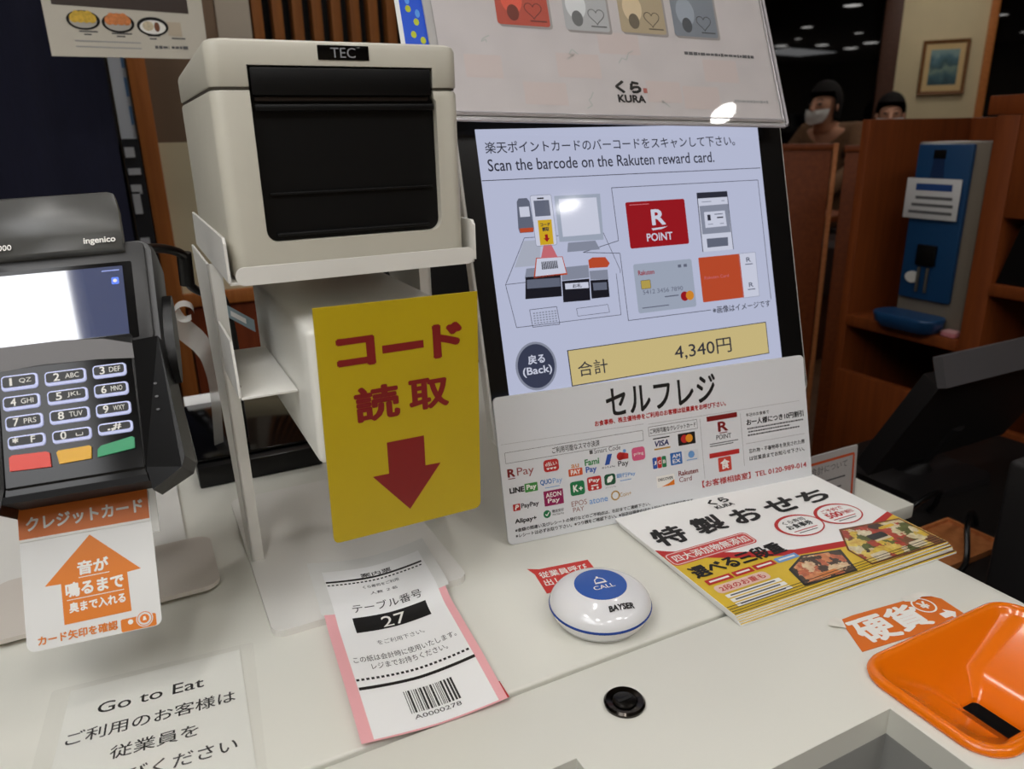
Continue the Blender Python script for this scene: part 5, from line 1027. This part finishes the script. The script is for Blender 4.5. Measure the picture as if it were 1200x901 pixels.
# ------------------------------------------------------------------ diners
def person(name, label, c, face, s, coat, base, hunch, length, fringe, hands=True):
    """seated diner; c is the head centre, face the horizontal direction the face looks"""
    f = Vector((face[0], face[1], 0)).normalized(); r = Vector((f.y, -f.x, 0)); up = Vector((0, 0, 1)); C0 = Vector(c)
    def P(a, bb, h): return tuple(C0 + r * a * s + f * bb * s + up * h * s)
    B_, K, D = base, hunch, -.8 * hunch
    org = P(0, -.1, B_); e = thing(name, label, 'person', org)
    bd = skin('body', [(P(0, -.07 + D, B_ + .02), (.15, .11)), (P(0, -.06 + D, -.50 + K), (.14, .105)), (P(0, -.04 + D, -.32 + K), (.155, .10)), (P(0, -.02 + .7 * D, -.20 + .6 * K), (.06, .055)), (P(0, -.012, -.115), .05), (P(0, 0, -.02), (.074, .088)), (P(0, -.005, .06), (.076, .094)),
                      (P(.17, -.04 + D, -.25 + K), .055), (P(.24, .03 + D, -.46 + K), .045), (P(.13, .26, -.52), .034), (P(.08, .32, -.50), .026), (P(-.17, -.04 + D, -.25 + K), .055), (P(-.24, .03 + D, -.46 + K), .045), (P(-.13, .26, -.52), .034), (P(-.08, .32, -.50), .026)],
              [(0, 1), (1, 2), (2, 3), (3, 4), (4, 5), (5, 6), (2, 7), (7, 8), (8, 9), (9, 10), (2, 11), (11, 12), (12, 13), (13, 14)], SKIN, e, org)
    skin('hooded_coat', [(P(0, -.07 + D, B_), (.185, .14)), (P(0, -.06 + D, -.50 + K), (.175, .135)), (P(0, -.045 + D, -.32 + K), (.185, .125)), (P(0, -.070 + D, -.170 + K), (.130, .110)), (P(.18, -.04 + D, -.27 + K), .088), (P(.25, .03 + D, -.46 + K), .074), (P(.15, .23, -.52), .052), (P(-.18, -.04 + D, -.27 + K), .088), (P(-.25, .03 + D, -.46 + K), .074), (P(-.15, .23, -.52), .052)],
         [(0, 1), (1, 2), (2, 3), (2, 4), (4, 5), (5, 6), (2, 7), (7, 8), (8, 9)], coat, e, org)
    # hair: a rounded cap that leaves the face open and falls behind
    b = MB(); n = 36; rows = 14; vs = []; fs = []
    for j in range(rows + 1):
        t = j / rows
        for i in range(n):
            a = 2 * math.pi * i / n; fx = math.cos(a)
            if t < .5: th = t / .5 * math.pi / 2; hh = .022 + .122 * math.cos(th); k = math.sin(th)
            else: hh = .022 - (t - .5) / .5 * length; k = 1 - .10 * ((t - .5) / .5) ** 2
            vs.append(P(.094 * k * math.sin(a), .112 * k * fx - .016, hh))
    for j in range(rows):
        for i in range(n):
            a = 2 * math.pi * (i + .5) / n; h0 = Vector(vs[j * n + i]).z
            if math.cos(a) > .30 and (h0 - C0.z) / s < fringe: continue
            fs.append((j * n + i, j * n + (i + 1) % n, (j + 1) * n + (i + 1) % n, (j + 1) * n + i))
    b.add(vs, fs, HAIR, True); b.build('hair', e, org)
    b = MB(); vs = []; fs = []; nu, nv = 10, 6
    for j in range(nv + 1):
        for i in range(nu + 1):
            a = (i / nu - .5) * (2.1 - .7 * (j / nv) ** 2); z = -.030 - .082 * j / nv + .018 * math.sin((i / nu - .5) * 2) ** 2 * (j / nv); rr_ = .114 - .020 * abs(j / nv - .35)
            vs.append(P(.092 * math.sin(a), (rr_ * math.cos(a)) + .004, z + .01 * math.sin(a) ** 2))
    for j in range(nv):
        for i in range(nu): fs.append((j * (nu + 1) + i, j * (nu + 1) + i + 1, (j + 1) * (nu + 1) + i + 1, (j + 1) * (nu + 1) + i))
    b.add(vs, fs, mat('mask_white', (226, 222, 216), rough=.8), True); b.build('face_mask', e, org)
    b = MB()
    for sg in (-1, 1):
        b.ball(P(sg * .032, .093, .004), (.012 * s, .012 * s, .007 * s), mat('eye_dark', (24, 18, 16), rough=.3), 10, 6); b.tube([P(sg * .016, .100, .026), P(sg * .034, .099, .031), P(sg * .050, .088, .025)], .0032 * s, HAIR, 6)
    b.build('eyes_and_brows', e, org)
    b = MB(); b.tube([P(0, .098, .014), P(0, .108, -.012), P(0, .118, -.032)], [.008 * s, .011 * s, .014 * s], SKIN, 8)
    for sg in (-1, 1): b.ball(P(sg * .083, -.002, -.015), (.012 * s, .014 * s, .026 * s), SKIN, 10, 6)
    b.build('nose_and_ears', e, org)
    if hands:
        for sg in (-1, 1):
            J = [(P(sg * .09, .31, -.50), .022 * s), (P(sg * .065, .35, -.495), .026 * s)]; E = [(0, 1)]
            for q_, l in enumerate((.055, .065, .060, .048)):
                u = sg * (.085 - .014 * q_); i0 = len(J); J += [(P(u, .375, -.492), .009 * s), (P(u - sg * .004, .375 + l * .6, -.488), .008 * s), (P(u - sg * .006, .375 + l, -.502), .007 * s)]; E += [(1, i0), (i0, i0 + 1), (i0 + 1, i0 + 2)]
            i0 = len(J); J += [(P(sg * .040, .355, -.485), .010 * s), (P(sg * .024, .385, -.482), .008 * s)]; E += [(1, i0), (i0, i0 + 1)]
            skin('hand', J, E, SKIN, e, org, levels=1)
    return e
COAT = mat('coat_brown', (112, 80, 54), rough=.95, noise=.15, nscale=80); COAT2 = mat('coat_dark', (40, 36, 38), rough=.95)
person('person', 'person in brown hooded coat and white mask looking down beyond the partition', (3.880, 3.465, 0.490), (-.86, -.15), 1.0, COAT, -.765, .09, .10, .075)
person('person', 'person with dark fringe and white mask half hidden by the cabinet', (4.560, 3.520, 0.434), (-.74, -.60), 0.98, COAT2, -.72, 0, .17, .078)
sb = thing('booth_bench', 'dark upholstered booth bench under the seated diners', 'bench', (3.9, 3.25, -G)); BEN = mat('bench_dark', (50, 30, 24), rough=.7)
MB().box((3.45, 2.95, -0.55), (4.85, 3.80, -0.277), BEN, .02).build('seat', sb, (3.9, 3.25, -G)); MB().box((3.5, 3.0, -G), (4.80, 3.75, -0.55), WOOD_DARK).build('plinth', sb, (3.9, 3.25, -G))
tb = thing('dining_table', 'dining table in front of the seated diners', 'table', (3.3, 3.2, -G))
MB().box((3.05, 2.85, -0.12), (3.58, 3.95, -0.085), WOOD_CAB, .005).build('tabletop', tb, (3.3, 3.2, -G)); MB().box((3.26, 3.3, -G), (3.36, 3.42, -0.12), WOOD_DARK).build('leg', tb, (3.3, 3.2, -G))
